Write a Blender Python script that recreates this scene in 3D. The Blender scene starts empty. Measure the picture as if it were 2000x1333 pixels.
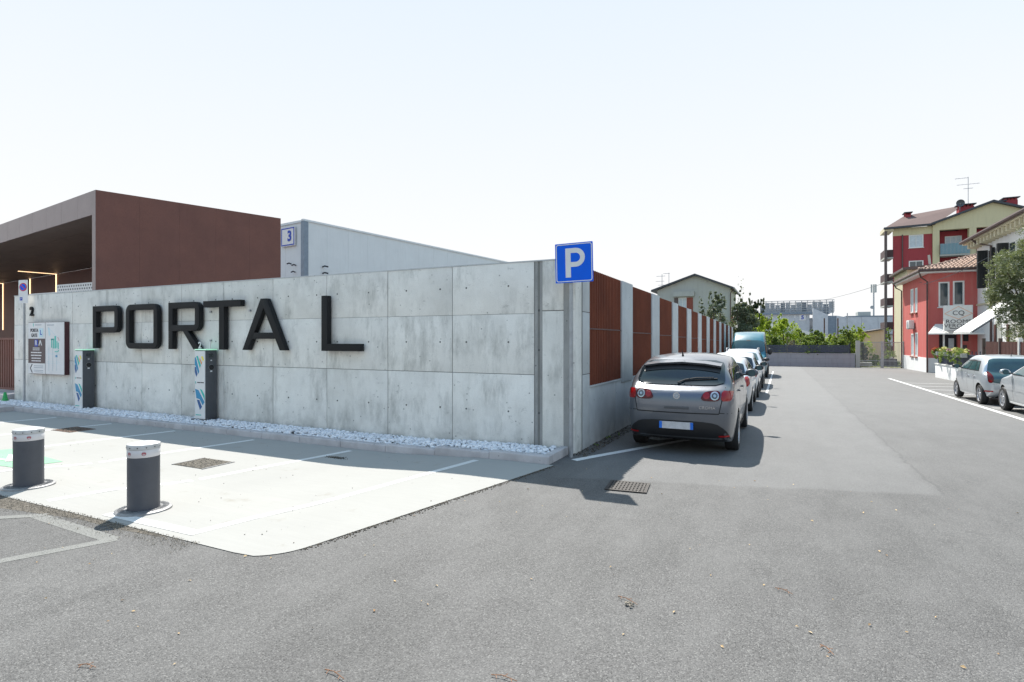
import bpy, bmesh, math, random
import numpy as np
from mathutils import Vector, Matrix, geometry
from mathutils.bvhtree import BVHTree
R = math.radians
random.seed(7); rng = np.random.default_rng(7)
sc = bpy.context.scene
col = sc.collection

# ------------------------------------------------------------------ camera
CX, CY, CH, FPX = 2.942, -8.305, 1.82, 1078.0
SY, CYW = .4345, .9007
cam_d = bpy.data.cameras.new('camera'); cam = bpy.data.objects.new('camera', cam_d); col.objects.link(cam)
cam.location = (CX, CY, CH); cam.rotation_euler = (R(90), 0, math.atan2(SY, CYW))
cam_d.sensor_width = 36; cam_d.lens = 36 * FPX / 2000; cam_d.shift_y = -.00125
cam_d.clip_start = .05; cam_d.clip_end = 2000
sc.camera = cam

# ------------------------------------------------------------------ light
SUN_DIR = Vector((-.349, .609, 1.0)).normalized()
SUN_EL = math.asin(SUN_DIR.z); SUN_AZ = math.atan2(SUN_DIR.x, SUN_DIR.y)
world = bpy.data.worlds.new('World'); sc.world = world; world.use_nodes = True
wn = world.node_tree
SKY_STRENGTH, SKY_DESAT, SKY_CAP = .15, .05, ((.412, .325), (.414, .365), (.416, .412))
sky = wn.nodes.new('ShaderNodeTexSky'); sky.sky_type = 'NISHITA'; sky.sun_disc = False
sky.sun_elevation = SUN_EL; sky.sun_rotation = SUN_AZ
sky.air_density = 1.2; sky.dust_density = .3; sky.ozone_density = 1.0; sky.altitude = 60
# hazy spring sky: slightly desaturated, its glare round the sun levelled off by thin high haze
bw_ = wn.nodes.new('ShaderNodeRGBToBW'); wn.links.new(sky.outputs[0], bw_.inputs[0])
mx_ = wn.nodes.new('ShaderNodeMix'); mx_.data_type = 'RGBA'; mx_.inputs[0].default_value = SKY_DESAT
wn.links.new(sky.outputs[0], mx_.inputs[6]); wn.links.new(bw_.outputs[0], mx_.inputs[7])
sp_ = wn.nodes.new('ShaderNodeSeparateColor'); wn.links.new(mx_.outputs[2], sp_.inputs[0])
cb_ = wn.nodes.new('ShaderNodeCombineColor')
tc_ = wn.nodes.new('ShaderNodeTexCoord'); sz_n = wn.nodes.new('ShaderNodeSeparateXYZ'); wn.links.new(tc_.outputs['Generated'], sz_n.inputs[0])
for i_, cap_ in enumerate(SKY_CAP):   # white at the horizon, bluer with height, as far as the zenith
    cp_ = wn.nodes.new('ShaderNodeMapRange'); wn.links.new(sz_n.outputs[2], cp_.inputs[0])
    for q_, v_ in enumerate((.12, .58, cap_[0] / SKY_STRENGTH, cap_[1] / SKY_STRENGTH)): cp_.inputs[q_ + 1].default_value = v_
    mn_ = wn.nodes.new('ShaderNodeMath'); mn_.operation = 'SMOOTH_MIN'; mn_.inputs[2].default_value = .08 / SKY_STRENGTH; wn.links.new(cp_.outputs[0], mn_.inputs[1])
    wn.links.new(sp_.outputs[i_], mn_.inputs[0]); wn.links.new(mn_.outputs[0], cb_.inputs[i_])
wn.links.new(cb_.outputs[0], wn.nodes['Background'].inputs[0])
wn.nodes['Background'].inputs[1].default_value = SKY_STRENGTH
sun_d = bpy.data.lights.new('sun', 'SUN'); sun = bpy.data.objects.new('sun', sun_d); col.objects.link(sun)
sun_d.energy = 3.3; sun_d.angle = R(.5); sun_d.color = (1, .955, .88)
sun.rotation_euler = (-SUN_DIR).to_track_quat('-Z', 'Y').to_euler()
sc.view_settings.view_transform = 'Standard'; sc.view_settings.look = 'None'
sc.view_settings.gamma = 1; sc.view_settings.use_curve_mapping = False
sc.view_settings.exposure = 1.3

# ------------------------------------------------------------------ survey helpers (photo pixel -> point of a known plane)
def wpt(u, D):
    X = (u - 1000) / FPX * D
    return CX + X * CYW - D * SY, CY + X * SY + D * CYW
def onY(u, v, y):
    k = (u - 1000) / FPX; D = (y - CY) / (k * SY + CYW)
    return wpt(u, D)[0], CH - (v - 664) / FPX * D
def onX(u, v, x):
    k = (u - 1000) / FPX; D = (x - CX) / (k * CYW - SY)
    return wpt(u, D)[1], CH - (v - 664) / FPX * D
def sm(a, b, x):
    t = min(1, max(0, (x - a) / (b - a))); return t * t * (3 - 2 * t)
def gz(x, y):
    z = -.011 * max(0, min(y, 60))
    if y < 1: z -= .08 * sm(-.7, -3.2, x) * sm(-4.6, -3.4, y)
    return z

# ------------------------------------------------------------------ materials
def newmat(name):
    m = bpy.data.materials.new(name); m.use_nodes = True
    nt = m.node_tree; b = nt.nodes['Principled BSDF']
    return m, nt, b
def nd(nt, t, **k):
    n = nt.nodes.new(t)
    for a, v in k.items(): setattr(n, a, v)
    return n
def lk(nt, a, b): nt.links.new(a, b)
def noise(nt, vec, scale, detail=4, rough=.55):
    n = nd(nt, 'ShaderNodeTexNoise'); n.inputs['Scale'].default_value = scale
    n.inputs['Detail'].default_value = detail; n.inputs['Roughness'].default_value = rough
    if vec: lk(nt, vec, n.inputs['Vector'])
    return n.outputs['Fac']
def maprange(nt, v, a, b, c, d):
    n = nd(nt, 'ShaderNodeMapRange'); lk(nt, v, n.inputs[0])
    for i, x in enumerate((a, b, c, d)): n.inputs[i + 1].default_value = x
    return n.outputs[0]
def mixc(nt, f, a, b, mode='MIX'):
    n = nd(nt, 'ShaderNodeMix', data_type='RGBA', blend_type=mode)
    for i, s in ((0, f), (6, a), (7, b)):
        if hasattr(s, 'links'): lk(nt, s, n.inputs[i])
        else: n.inputs[i].default_value = s if i == 0 else (*s, 1) if len(s) == 3 else s
    return n.outputs[2]
def mth(nt, op, a, b=0.):
    n = nd(nt, 'ShaderNodeMath', operation=op)
    for i, s in enumerate((a, b)):
        if hasattr(s, 'links'): lk(nt, s, n.inputs[i])
        else: n.inputs[i].default_value = s
    return n.outputs[0]
def pos(nt): return nd(nt, 'ShaderNodeNewGeometry').outputs['Position']
def scaled(nt, vec, s):
    n = nd(nt, 'ShaderNodeMapping'); lk(nt, vec, n.inputs[0]); n.inputs['Scale'].default_value = s; return n.outputs[0]
def bump(nt, b, h, dist, strength=1):
    n = nd(nt, 'ShaderNodeBump'); n.inputs['Distance'].default_value = dist; n.inputs['Strength'].default_value = strength
    lk(nt, h, n.inputs['Height']); lk(nt, n.outputs[0], b.inputs['Normal'])
def mul(c, f): return tuple(min(1, x * f) for x in c)

def plain(name, c, rough=.5, metal=0, var=.12, scale=4, bmp=0, coat=0, spec=.5, obj=True):
    m, nt, b = newmat(name)
    v = nd(nt, 'ShaderNodeTexCoord').outputs['Object'] if obj else pos(nt)
    n = noise(nt, v, scale, 5)
    f = maprange(nt, n, .3, .7, 0, 1)
    lk(nt, mixc(nt, f, mul(c, 1 - var), mul(c, 1 + var)), b.inputs['Base Color'])
    lk(nt, maprange(nt, n, .3, .7, max(0, rough - .06), min(1, rough + .06)), b.inputs['Roughness'])
    b.inputs['Metallic'].default_value = metal; b.inputs['Coat Weight'].default_value = coat
    b.inputs['Coat Roughness'].default_value = .05
    b.inputs['Specular IOR Level'].default_value = spec
    if bmp: bump(nt, b, noise(nt, v, scale * 8, 3), bmp)
    return m
def island(name, c1, c2, rough=.6, trans=0, c3=None):
    """each loose piece of the mesh gets its own shade between c1 and c2"""
    m, nt, b = newmat(name)
    r = nd(nt, 'ShaderNodeNewGeometry').outputs['Random Per Island']
    cr = nd(nt, 'ShaderNodeValToRGB'); lk(nt, r, cr.inputs[0])
    cr.color_ramp.elements[0].color = (*c1, 1); cr.color_ramp.elements[1].color = (*c2, 1)
    if c3: e = cr.color_ramp.elements.new(.93); e.color = (*c2, 1); cr.color_ramp.elements[2].color = (*c3, 1)
    lk(nt, cr.outputs[0], b.inputs['Base Color']); b.inputs['Roughness'].default_value = rough
    if trans:
        t = nd(nt, 'ShaderNodeBsdfTranslucent'); lk(nt, mixc(nt, .4, cr.outputs[0], (.45, .5, .05), 'MIX'), t.inputs[0])
        mx = nd(nt, 'ShaderNodeMixShader'); mx.inputs[0].default_value = trans
        lk(nt, b.outputs[0], mx.inputs[1]); lk(nt, t.outputs[0], mx.inputs[2])
        lk(nt, mx.outputs[0], nt.nodes['Material Output'].inputs[0])
    return m
def emis(name, c, s):
    m, nt, b = newmat(name); b.inputs['Emission Color'].default_value = (*c, 1); b.inputs['Emission Strength'].default_value = s
    n = noise(nt, pos(nt), 3); lk(nt, mixc(nt, n, mul(c, .9), c), b.inputs['Emission Color'])
    return m

def concrete(name, base, dark, streak=1.0, tint=(.9, 1, 1)):
    m, nt, b = newmat(name); p = pos(nt)
    ri = nd(nt, 'ShaderNodeObjectInfo').outputs['Random']
    add = nd(nt, 'ShaderNodeVectorMath', operation='ADD'); lk(nt, p, add.inputs[0])
    cmb = nd(nt, 'ShaderNodeCombineXYZ'); lk(nt, mth(nt, 'MULTIPLY', ri, 7.), cmb.inputs[1]); lk(nt, cmb.outputs[0], add.inputs[1])
    pp = add.outputs[0]
    big = maprange(nt, noise(nt, pp, .9, 6, .6), .32, .7, 0, 1)
    blot = maprange(nt, noise(nt, pp, 3.2, 8, .68), .42, .72, 0, 1)
    st = mth(nt, 'MULTIPLY', maprange(nt, noise(nt, scaled(nt, pp, (4.5, 4.5, 1.3)), 1, 10, .74), .44, .70, 0, 1), maprange(nt, noise(nt, pp, 1.3, 4), .42, .60, .15, 1.5))
    st2 = maprange(nt, noise(nt, scaled(nt, pp, (34, 34, 1.2)), 1, 3, .6), .5, .8, 0, 1)
    scr = maprange(nt, noise(nt, scaled(nt, pp, (2, 2, 3)), 2.6, 12, .8), .585, .66, 0, 1)
    fine = noise(nt, p, 55, 3, .7)
    sepz = nd(nt, 'ShaderNodeSeparateXYZ'); lk(nt, p, sepz.inputs[0])
    c = mixc(nt, mth(nt, 'MULTIPLY', big, .62), base, mul(base, .66))
    c = mixc(nt, mth(nt, 'MULTIPLY', blot, .30), c, mul(base, 1.18))
    c = mixc(nt, mth(nt, 'MULTIPLY', st, .50 * streak), c, dark)
    c = mixc(nt, mth(nt, 'MULTIPLY', st2, .08 * streak), c, mul(base, 1.25))
    c = mixc(nt, mth(nt, 'MULTIPLY', scr, .50 * min(1, streak)), c, mul(dark, .75))
    c = mixc(nt, maprange(nt, fine, .3, .75, .14, 0), c, mul(dark, .5))
    c = mixc(nt, maprange(nt, ri, 0, 1, 0, .16), c, mul(dark, 1.25))
    low = mth(nt, 'MULTIPLY', maprange(nt, sepz.outputs[2], 0, .45, 1, 0), maprange(nt, noise(nt, p, 4, 6), .4, .6, 0, .4))
    c = mixc(nt, low, c, mul(dark, .8))
    vor = nd(nt, 'ShaderNodeTexVoronoi', feature='F1'); lk(nt, p, vor.inputs['Vector']); vor.inputs['Scale'].default_value = 5.5
    pit = mth(nt, 'LESS_THAN', vor.outputs['Distance'], .075)
    c = mixc(nt, mth(nt, 'MULTIPLY', pit, .55), c, mul(dark, .3))
    lk(nt, c, b.inputs['Base Color']); b.inputs['Roughness'].default_value = .85
    b.inputs['Specular IOR Level'].default_value = .25
    bump(nt, b, mth(nt, 'ADD', fine, mth(nt, 'MULTIPLY', blot, .6)), .003, .6)
    return m

def asphalt(name, a, b_, warm=(1.0, .98, .955), patchy=1.0, relay_sheen=False):
    m, nt, b = newmat(name); p = pos(nt)
    v = nd(nt, 'ShaderNodeTexVoronoi'); lk(nt, p, v.inputs['Vector']); v.inputs['Scale'].default_value = 130
    sp = nd(nt, 'ShaderNodeSeparateColor'); lk(nt, v.outputs['Color'], sp.inputs[0])
    stone = maprange(nt, sp.outputs[0], 0, 1, 0, 1)
    v2 = nd(nt, 'ShaderNodeTexVoronoi'); lk(nt, p, v2.inputs['Vector']); v2.inputs['Scale'].default_value = 210
    sp2 = nd(nt, 'ShaderNodeSeparateColor'); lk(nt, v2.outputs['Color'], sp2.inputs[0])
    big = maprange(nt, noise(nt, p, .35, 6, .6), .35, .68, 0, 1)
    mid = maprange(nt, noise(nt, scaled(nt, p, (1, .5, 1)), 2.2, 8, .7), .40, .70, 0, 1)
    c0 = tuple(x * w for x, w in zip(a, warm)); c1 = tuple(x * w for x, w in zip(b_, warm))
    c = mixc(nt, maprange(nt, stone, 0, 1, 0, 1), c0, c1)
    c = mixc(nt, mth(nt, 'MULTIPLY', sp2.outputs[1], .25), c, mul(c0, .5))
    bright = mth(nt, 'GREATER_THAN', sp.outputs[2], .93)
    c = mixc(nt, mth(nt, 'MULTIPLY', bright, .6), c, (.25, .245, .235))
    c = mixc(nt, mth(nt, 'MULTIPLY', mth(nt, 'LESS_THAN', sp.outputs[2], .08), .6), c, (.02, .02, .02))
    c = mixc(nt, mth(nt, 'MULTIPLY', big, .33 * patchy), c, mul(c0, .55))
    c = mixc(nt, mth(nt, 'MULTIPLY', mid, .30 * patchy), c, mul(c1, 1.25))
    tyre = maprange(nt, noise(nt, scaled(nt, p, (3.2, .22, 1)), 1, 5, .6), .55, .8, 0, .3)
    c = mixc(nt, tyre, c, mul(c0, .6))
    # hairline cracks
    vc = nd(nt, 'ShaderNodeTexVoronoi', feature='DISTANCE_TO_EDGE')
    wob = nd(nt, 'ShaderNodeVectorMath', operation='ADD'); lk(nt, p, wob.inputs[0])
    nz = nd(nt, 'ShaderNodeTexNoise'); lk(nt, p, nz.inputs['Vector']); nz.inputs['Scale'].default_value = 2.; nz.inputs['Detail'].default_value = 6
    sc_ = nd(nt, 'ShaderNodeVectorMath', operation='SCALE'); lk(nt, nz.outputs['Color'], sc_.inputs[0]); sc_.inputs['Scale'].default_value = .7
    lk(nt, sc_.outputs[0], wob.inputs[1]); lk(nt, wob.outputs[0], vc.inputs['Vector']); vc.inputs['Scale'].default_value = .33
    crack = mth(nt, 'LESS_THAN', vc.outputs['Distance'], .0022)
    gate = maprange(nt, noise(nt, p, .5, 2), .5, .56, 0, 1)
    c = mixc(nt, mth(nt, 'MULTIPLY', mth(nt, 'MULTIPLY', crack, gate), .10), c, mul(c0, .5))
    if relay_sheen:   # newer, paler asphalt strip laid down the middle of the road, its edges slightly ragged
        w1 = nd(nt, 'ShaderNodeTexNoise'); lk(nt, p, w1.inputs['Vector']); w1.inputs['Scale'].default_value = 1.4; w1.inputs['Detail'].default_value = 9; w1.inputs['Roughness'].default_value = .7
        off = nd(nt, 'ShaderNodeVectorMath', operation='SCALE'); lk(nt, w1.outputs['Color'], off.inputs[0]); off.inputs['Scale'].default_value = .34
        pw = nd(nt, 'ShaderNodeVectorMath', operation='ADD'); lk(nt, p, pw.inputs[0]); lk(nt, off.outputs[0], pw.inputs[1])
        sx = nd(nt, 'ShaderNodeSeparateXYZ'); lk(nt, pw.outputs[0], sx.inputs[0])
        t_ = mth(nt, 'ADD', mth(nt, 'SUBTRACT', sx.outputs[1], mth(nt, 'MULTIPLY', sx.outputs[0], .26)), 1.40)
        msk = mth(nt, 'MULTIPLY', mth(nt, 'MULTIPLY', maprange(nt, sx.outputs[0], .3, .7, 0, 1), maprange(nt, sx.outputs[0], 4.72, 4.92, 1, 0)), maprange(nt, t_, -.05, .05, 0, 1))
        c = mixc(nt, mth(nt, 'MULTIPLY', msk, .24), c, relay_sheen)
        seam_ = mth(nt, 'MULTIPLY', mth(nt, 'LESS_THAN', mth(nt, 'ABSOLUTE', mth(nt, 'SUBTRACT', sx.outputs[0], 4.86)), .022), maprange(nt, t_, 0, .05, 0, .35))
        c = mixc(nt, seam_, c, mul(c0, .5))
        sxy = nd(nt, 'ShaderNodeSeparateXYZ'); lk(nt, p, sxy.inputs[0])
        c = mixc(nt, maprange(nt, sxy.outputs[1], -4, 12, 0, .42), c, mul(relay_sheen, 1.0))  # whole road paler with distance: grazing sheen painted into the asphalt colour
    lk(nt, c, b.inputs['Base Color'])
    b.inputs['Roughness'].default_value = .74; b.inputs['Specular IOR Level'].default_value = .42
    bump(nt, b, mth(nt, 'SUBTRACT', 1., v.outputs['Distance']), .005, .7)
    return m

def brushed(name, base):
    m, nt, b = newmat(name); p = pos(nt)
    n1 = maprange(nt, noise(nt, p, .8, 7, .6), .35, .7, 0, 1)
    n2 = maprange(nt, noise(nt, scaled(nt, p, (1, 12, 1)), 2, 6, .65), .4, .75, 0, 1)
    n3 = noise(nt, p, 90, 3, .7)
    st = maprange(nt, noise(nt, p, 1.7, 10, .72), .60, .74, 0, 1)
    c = mixc(nt, mth(nt, 'MULTIPLY', n1, .25), base, mul(base, .78))
    c = mixc(nt, mth(nt, 'MULTIPLY', n2, .4), c, mul(base, .86))
    c = mixc(nt, mth(nt, 'MULTIPLY', st, .6), c, (.24, .215, .17))
    c = mixc(nt, maprange(nt, n3, .3, .7, .12, 0), c, mul(base, .6))
    lk(nt, c, b.inputs['Base Color']); b.inputs['Roughness'].default_value = .9
    b.inputs['Specular IOR Level'].default_value = .12
    bump(nt, b, n3, .002, .6)
    return m

def corten(name, c, c2, rough=.55, spec=.4):
    m, nt, b = newmat(name); p = pos(nt)
    n1 = maprange(nt, noise(nt, p, 1.1, 7, .6), .35, .68, 0, 1)
    n2 = maprange(nt, noise(nt, p, 26, 4, .75), .35, .7, 0, 1)
    n3 = maprange(nt, noise(nt, scaled(nt, p, (5, 5, .4)), 1, 4), .45, .7, 0, .5)
    cc = mixc(nt, n1, c, c2); cc = mixc(nt, mth(nt, 'MULTIPLY', n2, .45), cc, mul(c, .55)); cc = mixc(nt, n3, cc, mul(c2, 1.1))
    lk(nt, cc, b.inputs['Base Color']); b.inputs['Roughness'].default_value = rough
    b.inputs['Specular IOR Level'].default_value = spec
    bump(nt, b, n2, .001, .4)
    return m

def paint(name, c, metal=.55, rough=.32, dirt=.12):
    m, nt, b = newmat(name); p = nd(nt, 'ShaderNodeTexCoord').outputs['Object']
    n = maprange(nt, noise(nt, p, 3, 8, .65), .4, .75, 0, 1)
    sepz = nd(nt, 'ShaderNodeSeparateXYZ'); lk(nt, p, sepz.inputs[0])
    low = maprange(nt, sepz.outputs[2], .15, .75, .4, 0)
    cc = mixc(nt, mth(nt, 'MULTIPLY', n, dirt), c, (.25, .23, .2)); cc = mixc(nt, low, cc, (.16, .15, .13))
    lk(nt, cc, b.inputs['Base Color']); lk(nt, maprange(nt, n, 0, 1, rough, rough + .12), b.inputs['Roughness'])
    b.inputs['Metallic'].default_value = metal; b.inputs['Coat Weight'].default_value = .75; b.inputs['Coat Roughness'].default_value = .08
    fl = nd(nt, 'ShaderNodeTexVoronoi'); lk(nt, p, fl.inputs['Vector']); fl.inputs['Scale'].default_value = 900
    return m

def plaster(name, c, stain=(.3, .27, .24), amt=.35):
    m, nt, b = newmat(name); p = pos(nt)
    n1 = maprange(nt, noise(nt, p, .7, 7, .6), .35, .7, 0, 1)
    n2 = maprange(nt, noise(nt, scaled(nt, p, (5, 5, .5)), .8, 6, .65), .5, .78, 0, 1)
    n3 = noise(nt, p, 30, 4, .7)
    cc = mixc(nt, mth(nt, 'MULTIPLY', n1, .3), c, mul(c, .8)); cc = mixc(nt, mth(nt, 'MULTIPLY', n2, amt), cc, stain)
    lk(nt, cc, b.inputs['Base Color']); b.inputs['Roughness'].default_value = .9; b.inputs['Specular IOR Level'].default_value = .2
    bump(nt, b, n3, .004, .5)
    return m

M = {}
M['wall'] = concrete('cast_concrete', (.89, .87, .82), (.31, .31, .285))
M['stripdark'] = concrete('dark_strip_concrete', (.40, .40, .39), (.20, .20, .195), 1.2)  # darker concrete for the narrow corner strips
M['wall2'] = concrete('cast_concrete_fence', (.60, .62, .62), (.36, .37, .38), .7)
M['joint'] = plain('joint_shadow_gap', (.20, .20, .19), .9)
M['hole'] = plain('tie_hole', (.10, .10, .10), .9)
M['kerb'] = concrete('kerb_concrete', (.56, .53, .53), (.38, .35, .35), .3)
M['slab'] = brushed('pale_brushed_concrete', (.372, .365, .345))
M['asph'] = asphalt('asphalt_old', (.066, .066, .067), (.150, .150, .150), relay_sheen=(.215, .215, .213))
M['asph2'] = asphalt('asphalt_light', (.086, .085, .083), (.128, .126, .122), patchy=.5)
M['trench'] = asphalt('trench_patch', (.18, .185, .18), (.225, .23, .222), patchy=.5)
M['dirt'] = plain('dirt', (.13, .115, .095), .95, var=.5, scale=20, bmp=.01, obj=False)
M['white_paint'] = plain('road_paint', (.62, .62, .61), .7, var=.12, scale=30, obj=False)
M['green_paint'] = plain('green_road_paint', (.20, .40, .25), .7, var=.12, scale=14, obj=False)
M['pebble'] = island('white_pebbles', (.62, .63, .66), (.88, .88, .9), .6)
M['grit'] = island('grit', (.09, .08, .065), (.27, .235, .185), .9)
M['darkgrit'] = island('dark_grit', (.03, .03, .025), (.16, .13, .1), .9)
M['leaflitter'] = island('leaf_litter', (.30, .17, .07), (.60, .45, .25), .8)
M['corten'] = corten('rusted_steel', (.205, .092, .072), (.165, .076, .062), .62, .3)
M['fascia'] = corten('sky_sheen_steel_fascia', (.27, .20, .195), (.21, .155, .15), .40, .6)  # grey sheen of the sky mixed into the steel's base colour
M['corten_fence'] = corten('rusted_fence_steel', (.235, .070, .038), (.15, .048, .030), .75, .15)
M['soffit'] = corten('soffit_panels', (.17, .125, .10), (.22, .16, .13), .5)
M['letter'] = plain('letter_graphite', (.012, .0125, .014), .6, var=.1, scale=3, spec=.25)
M['steel'] = plain('galvanised_steel', (.36, .38, .40), .42, .55, var=.15, scale=9)
M['signblue'] = plain('sign_blue', (.0, .115, .74), .5, var=.06, spec=.2)
M['signwhite'] = plain('sign_white', (.70, .70, .70), .4, var=.05)
M['signred'] = plain('sign_red', (.55, .03, .03), .4, var=.05)
M['badge_red'] = plain('badge_red', (.36, .07, .09), .5)
M['signback'] = plain('sign_back', (.25, .26, .27), .5, .4)
M['boardbrown'] = plain('board_brown', (.085, .058, .06), .5, var=.06)
M['boardside'] = plain('board_case_maroon', (.06, .015, .018), .5)
M['ink'] = plain('ink_dark', (.03, .03, .04), .6)
M['inkgrey'] = plain('ink_grey', (.35, .38, .42), .6)
M['inkblue'] = plain('ink_blue', (.02, .06, .42), .6)
M['mint'] = plain('ink_mint', (.08, .50, .42), .6)
M['palemint'] = plain('ink_palemint', (.55, .72, .78), .6)
M['cblue'] = plain('panel_blue', (.01, .24, .45), .4)
M['cnavy'] = plain('panel_navy', (.01, .09, .27), .4)
M['cteal'] = plain('panel_teal', (.03, .46, .40), .4)
M['corange'] = plain('panel_orange', (.75, .30, .10), .4)
M['cyellow'] = plain('panel_yellow', (.80, .68, .10), .4)
M['anthracite'] = plain('anthracite_metal', (.085, .09, .10), .45, .2, var=.1)
M['bollard'] = plain('bollard_grey', (.072, .075, .088), .55, .0, var=.1, scale=10, bmp=.001)
M['band'] = plain('reflective_band', (.62, .60, .61), .35, var=.05)
M['castring'] = plain('cast_metal', (.26, .26, .265), .5, .5, var=.2, scale=20, bmp=.002)
M['captop'] = plain('bollard_cap', (.50, .50, .50), .45, .3, var=.15, scale=14)
M['rubber'] = plain('rubber', (.018, .018, .019), .8, var=.2)
M['glass'] = plain('car_glass', (.012, .022, .028), .06, 0, var=.2, scale=1.5, coat=0, spec=.8)
M['glass_teal'] = plain('car_glass_teal', (.035, .085, .095), .07, 0, var=.25, scale=2, spec=.8)
M['black'] = plain('black_plastic', (.016, .016, .018), .45, var=.1)
M['darkgap'] = plain('panel_gap', (.006, .006, .006), .8)
M['chrome'] = plain('chrome', (.7, .7, .72), .18, 1, var=.05)
M['rim'] = plain('alloy_rim', (.48, .49, .52), .35, .85, var=.1)
M['lampred'] = plain('lamp_red', (.30, .006, .008), .15, 0, var=.15, scale=9, coat=.5, spec=.3)
M['lampdark'] = plain('lamp_dark_red', (.10, .004, .006), .2, 0, var=.1, coat=.2, spec=.3)
M['lampclear'] = plain('lamp_clear', (.45, .48, .50), .12, .5, var=.2, scale=20, coat=1)
M['platewhite'] = plain('plate_white', (.52, .52, .54), .5, var=.12, scale=14)
M['plateblue'] = plain('plate_blue', (.01, .15, .62), .4)
M['p_grey'] = paint('paint_warm_grey', (.125, .138, .165), .55, .30)
M['p_silver'] = paint('paint_silver', (.62, .66, .70), .6, .3)
M['p_silver2'] = paint('paint_silver_dull', (.60, .64, .68), .6, .34, .2)
M['p_white'] = paint('paint_white', (.72, .74, .76), .1, .3)
M['p_pearl'] = paint('paint_pearl', (.58, .62, .68), .4, .3)
M['p_teal'] = paint('paint_teal', (.004, .14, .20), .0, .35, .06)
M['redwall'] = plaster('red_plaster', (.56, .145, .13), (.55, .32, .29), .4)
M['redapt'] = plaster('dark_red_plaster', (.34, .06, .068), (.16, .04, .045), .3)
M['cream'] = plaster('cream_plaster', (.62, .57, .42), (.40, .36, .26), .35)
M['aptcream'] = plaster('yellow_beige_plaster', (.62, .56, .36), (.38, .34, .22), .35)
M['greywall'] = plaster('grey_plaster', (.44, .45, .42), (.30, .30, .28), .4)
M['whitewall'] = plaster('white_plaster', (.80, .80, .80), (.6, .6, .58), .2)
M['blockwall'] = plaster('grey_block_wall', (.38, .365, .39), (.25, .24, .25), .5)
M['orangewall'] = plaster('apricot_plaster', (.60, .43, .33), (.36, .2, .13), .4)
M['brickred'] = plaster('dull_brick', (.24, .085, .06), (.13, .06, .045), .5)
M['tile'] = island('clay_tiles', (.27, .17, .13), (.50, .38, .31), .9)
M['tile_far'] = plaster('far_clay_tiles', (.17, .12, .11), (.11, .085, .08), .5)
M['eave'] = plain('eave_brown', (.10, .075, .07), .6)
M['eavedark'] = plain('eave_dark', (.05, .055, .065), .6)
M['frame_white'] = plain('frame_white', (.72, .72, .70), .5, var=.05)
M['shutter'] = plain('shutter_dark', (.018, .020, .022), .6, var=.2, scale=12)
M['shutter_red'] = plain('shutter_rust', (.22, .055, .035), .6)
M['pane'] = plain('window_pane', (.05, .07, .08), .08, 0, var=.3, scale=1, spec=.8)
M['blind'] = plain('roller_blind', (.52, .58, .62), .6, var=.1)
M['cladding'] = plaster('warehouse_cladding', (.70, .73, .745), (.55, .58, .60), .35)
M['cladding_far'] = concrete('far_cladding', (.60, .62, .65), (.46, .48, .52), .5)
M['screen_dark'] = plain('screen_dark_sheet', (.20, .23, .27), .6)
M['ductblue'] = plain('steel_column_blue', (.20, .25, .31), .5, .2)
M['fencegrey'] = plain('fence_slat_dark', (.045, .055, .085), .5)
M['awning'] = plain('awning_cloth', (.78, .78, .76), .9, var=.05)
M['wood_brown'] = plain('stained_wood', (.080, .028, .022), .7, var=.3, scale=10)
M['gutter'] = plain('gutter_brown', (.09, .055, .05), .45, .2)
M['balcony_teal'] = plain('balcony_screen', (.10, .27, .33), .6, var=.15, scale=8)
M['balcony_dark'] = plain('balcony_rail', (.05, .02, .02), .6)
M['trunk'] = plain('bark', (.10, .075, .055), .9, var=.3, scale=12, bmp=.01)
M['leaf_olive'] = island('leaves_olive', (.075, .100, .045), (.23, .27, .16), .5, .25, (.42, .45, .38))
M['leaf_dark'] = island('leaves_dark', (.018, .035, .018), (.055, .085, .045), .55, .15)
M['leaf_grey'] = island('leaves_grey', (.055, .080, .050), (.15, .19, .13), .5, .2, (.34, .36, .30))
M['leaf_lime'] = island('leaves_lime', (.28, .40, .03), (.52, .62, .09), .55, .4)
M['leaf_green'] = island('leaves_green', (.06, .13, .025), (.24, .34, .08), .55, .35)
M['leaf_twig'] = island('twiggy', (.20, .17, .12), (.32, .30, .2), .8, .1)
M['flower'] = island('flowers', (.55, .05, .08), (.75, .35, .45), .6, .2, (.8, .7, .72))
M['grass'] = island('grass_blades', (.16, .24, .04), (.38, .42, .10), .7, .3)
M['lawn'] = plain('lawn', (.22, .26, .06), .95, var=.3, scale=6, obj=False)
M['led'] = emis('led_warm', (1.0, .66, .36), 1.1)
M['glowgreen'] = emis('green_led', (.08, .55, .22), .35)
M['greenplastic'] = plain('green_plastic', (.02, .33, .08), .4)
M['cardboard'] = plain('grey_block', (.35, .35, .35), .9)
M['brownmesh'] = plain('rusty_mesh', (.13, .075, .055), .9, var=.4, scale=25)
M['castiron'] = plain('cast_iron', (.050, .045, .042), .65, .3, var=.3, scale=20)
M['pit'] = plain('drain_pit', (.004, .004, .004), .95)
M['cable'] = plain('cable', (.18, .18, .18), .7)
M['twig'] = plain('twig', (.26, .13, .07), .9)

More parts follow.
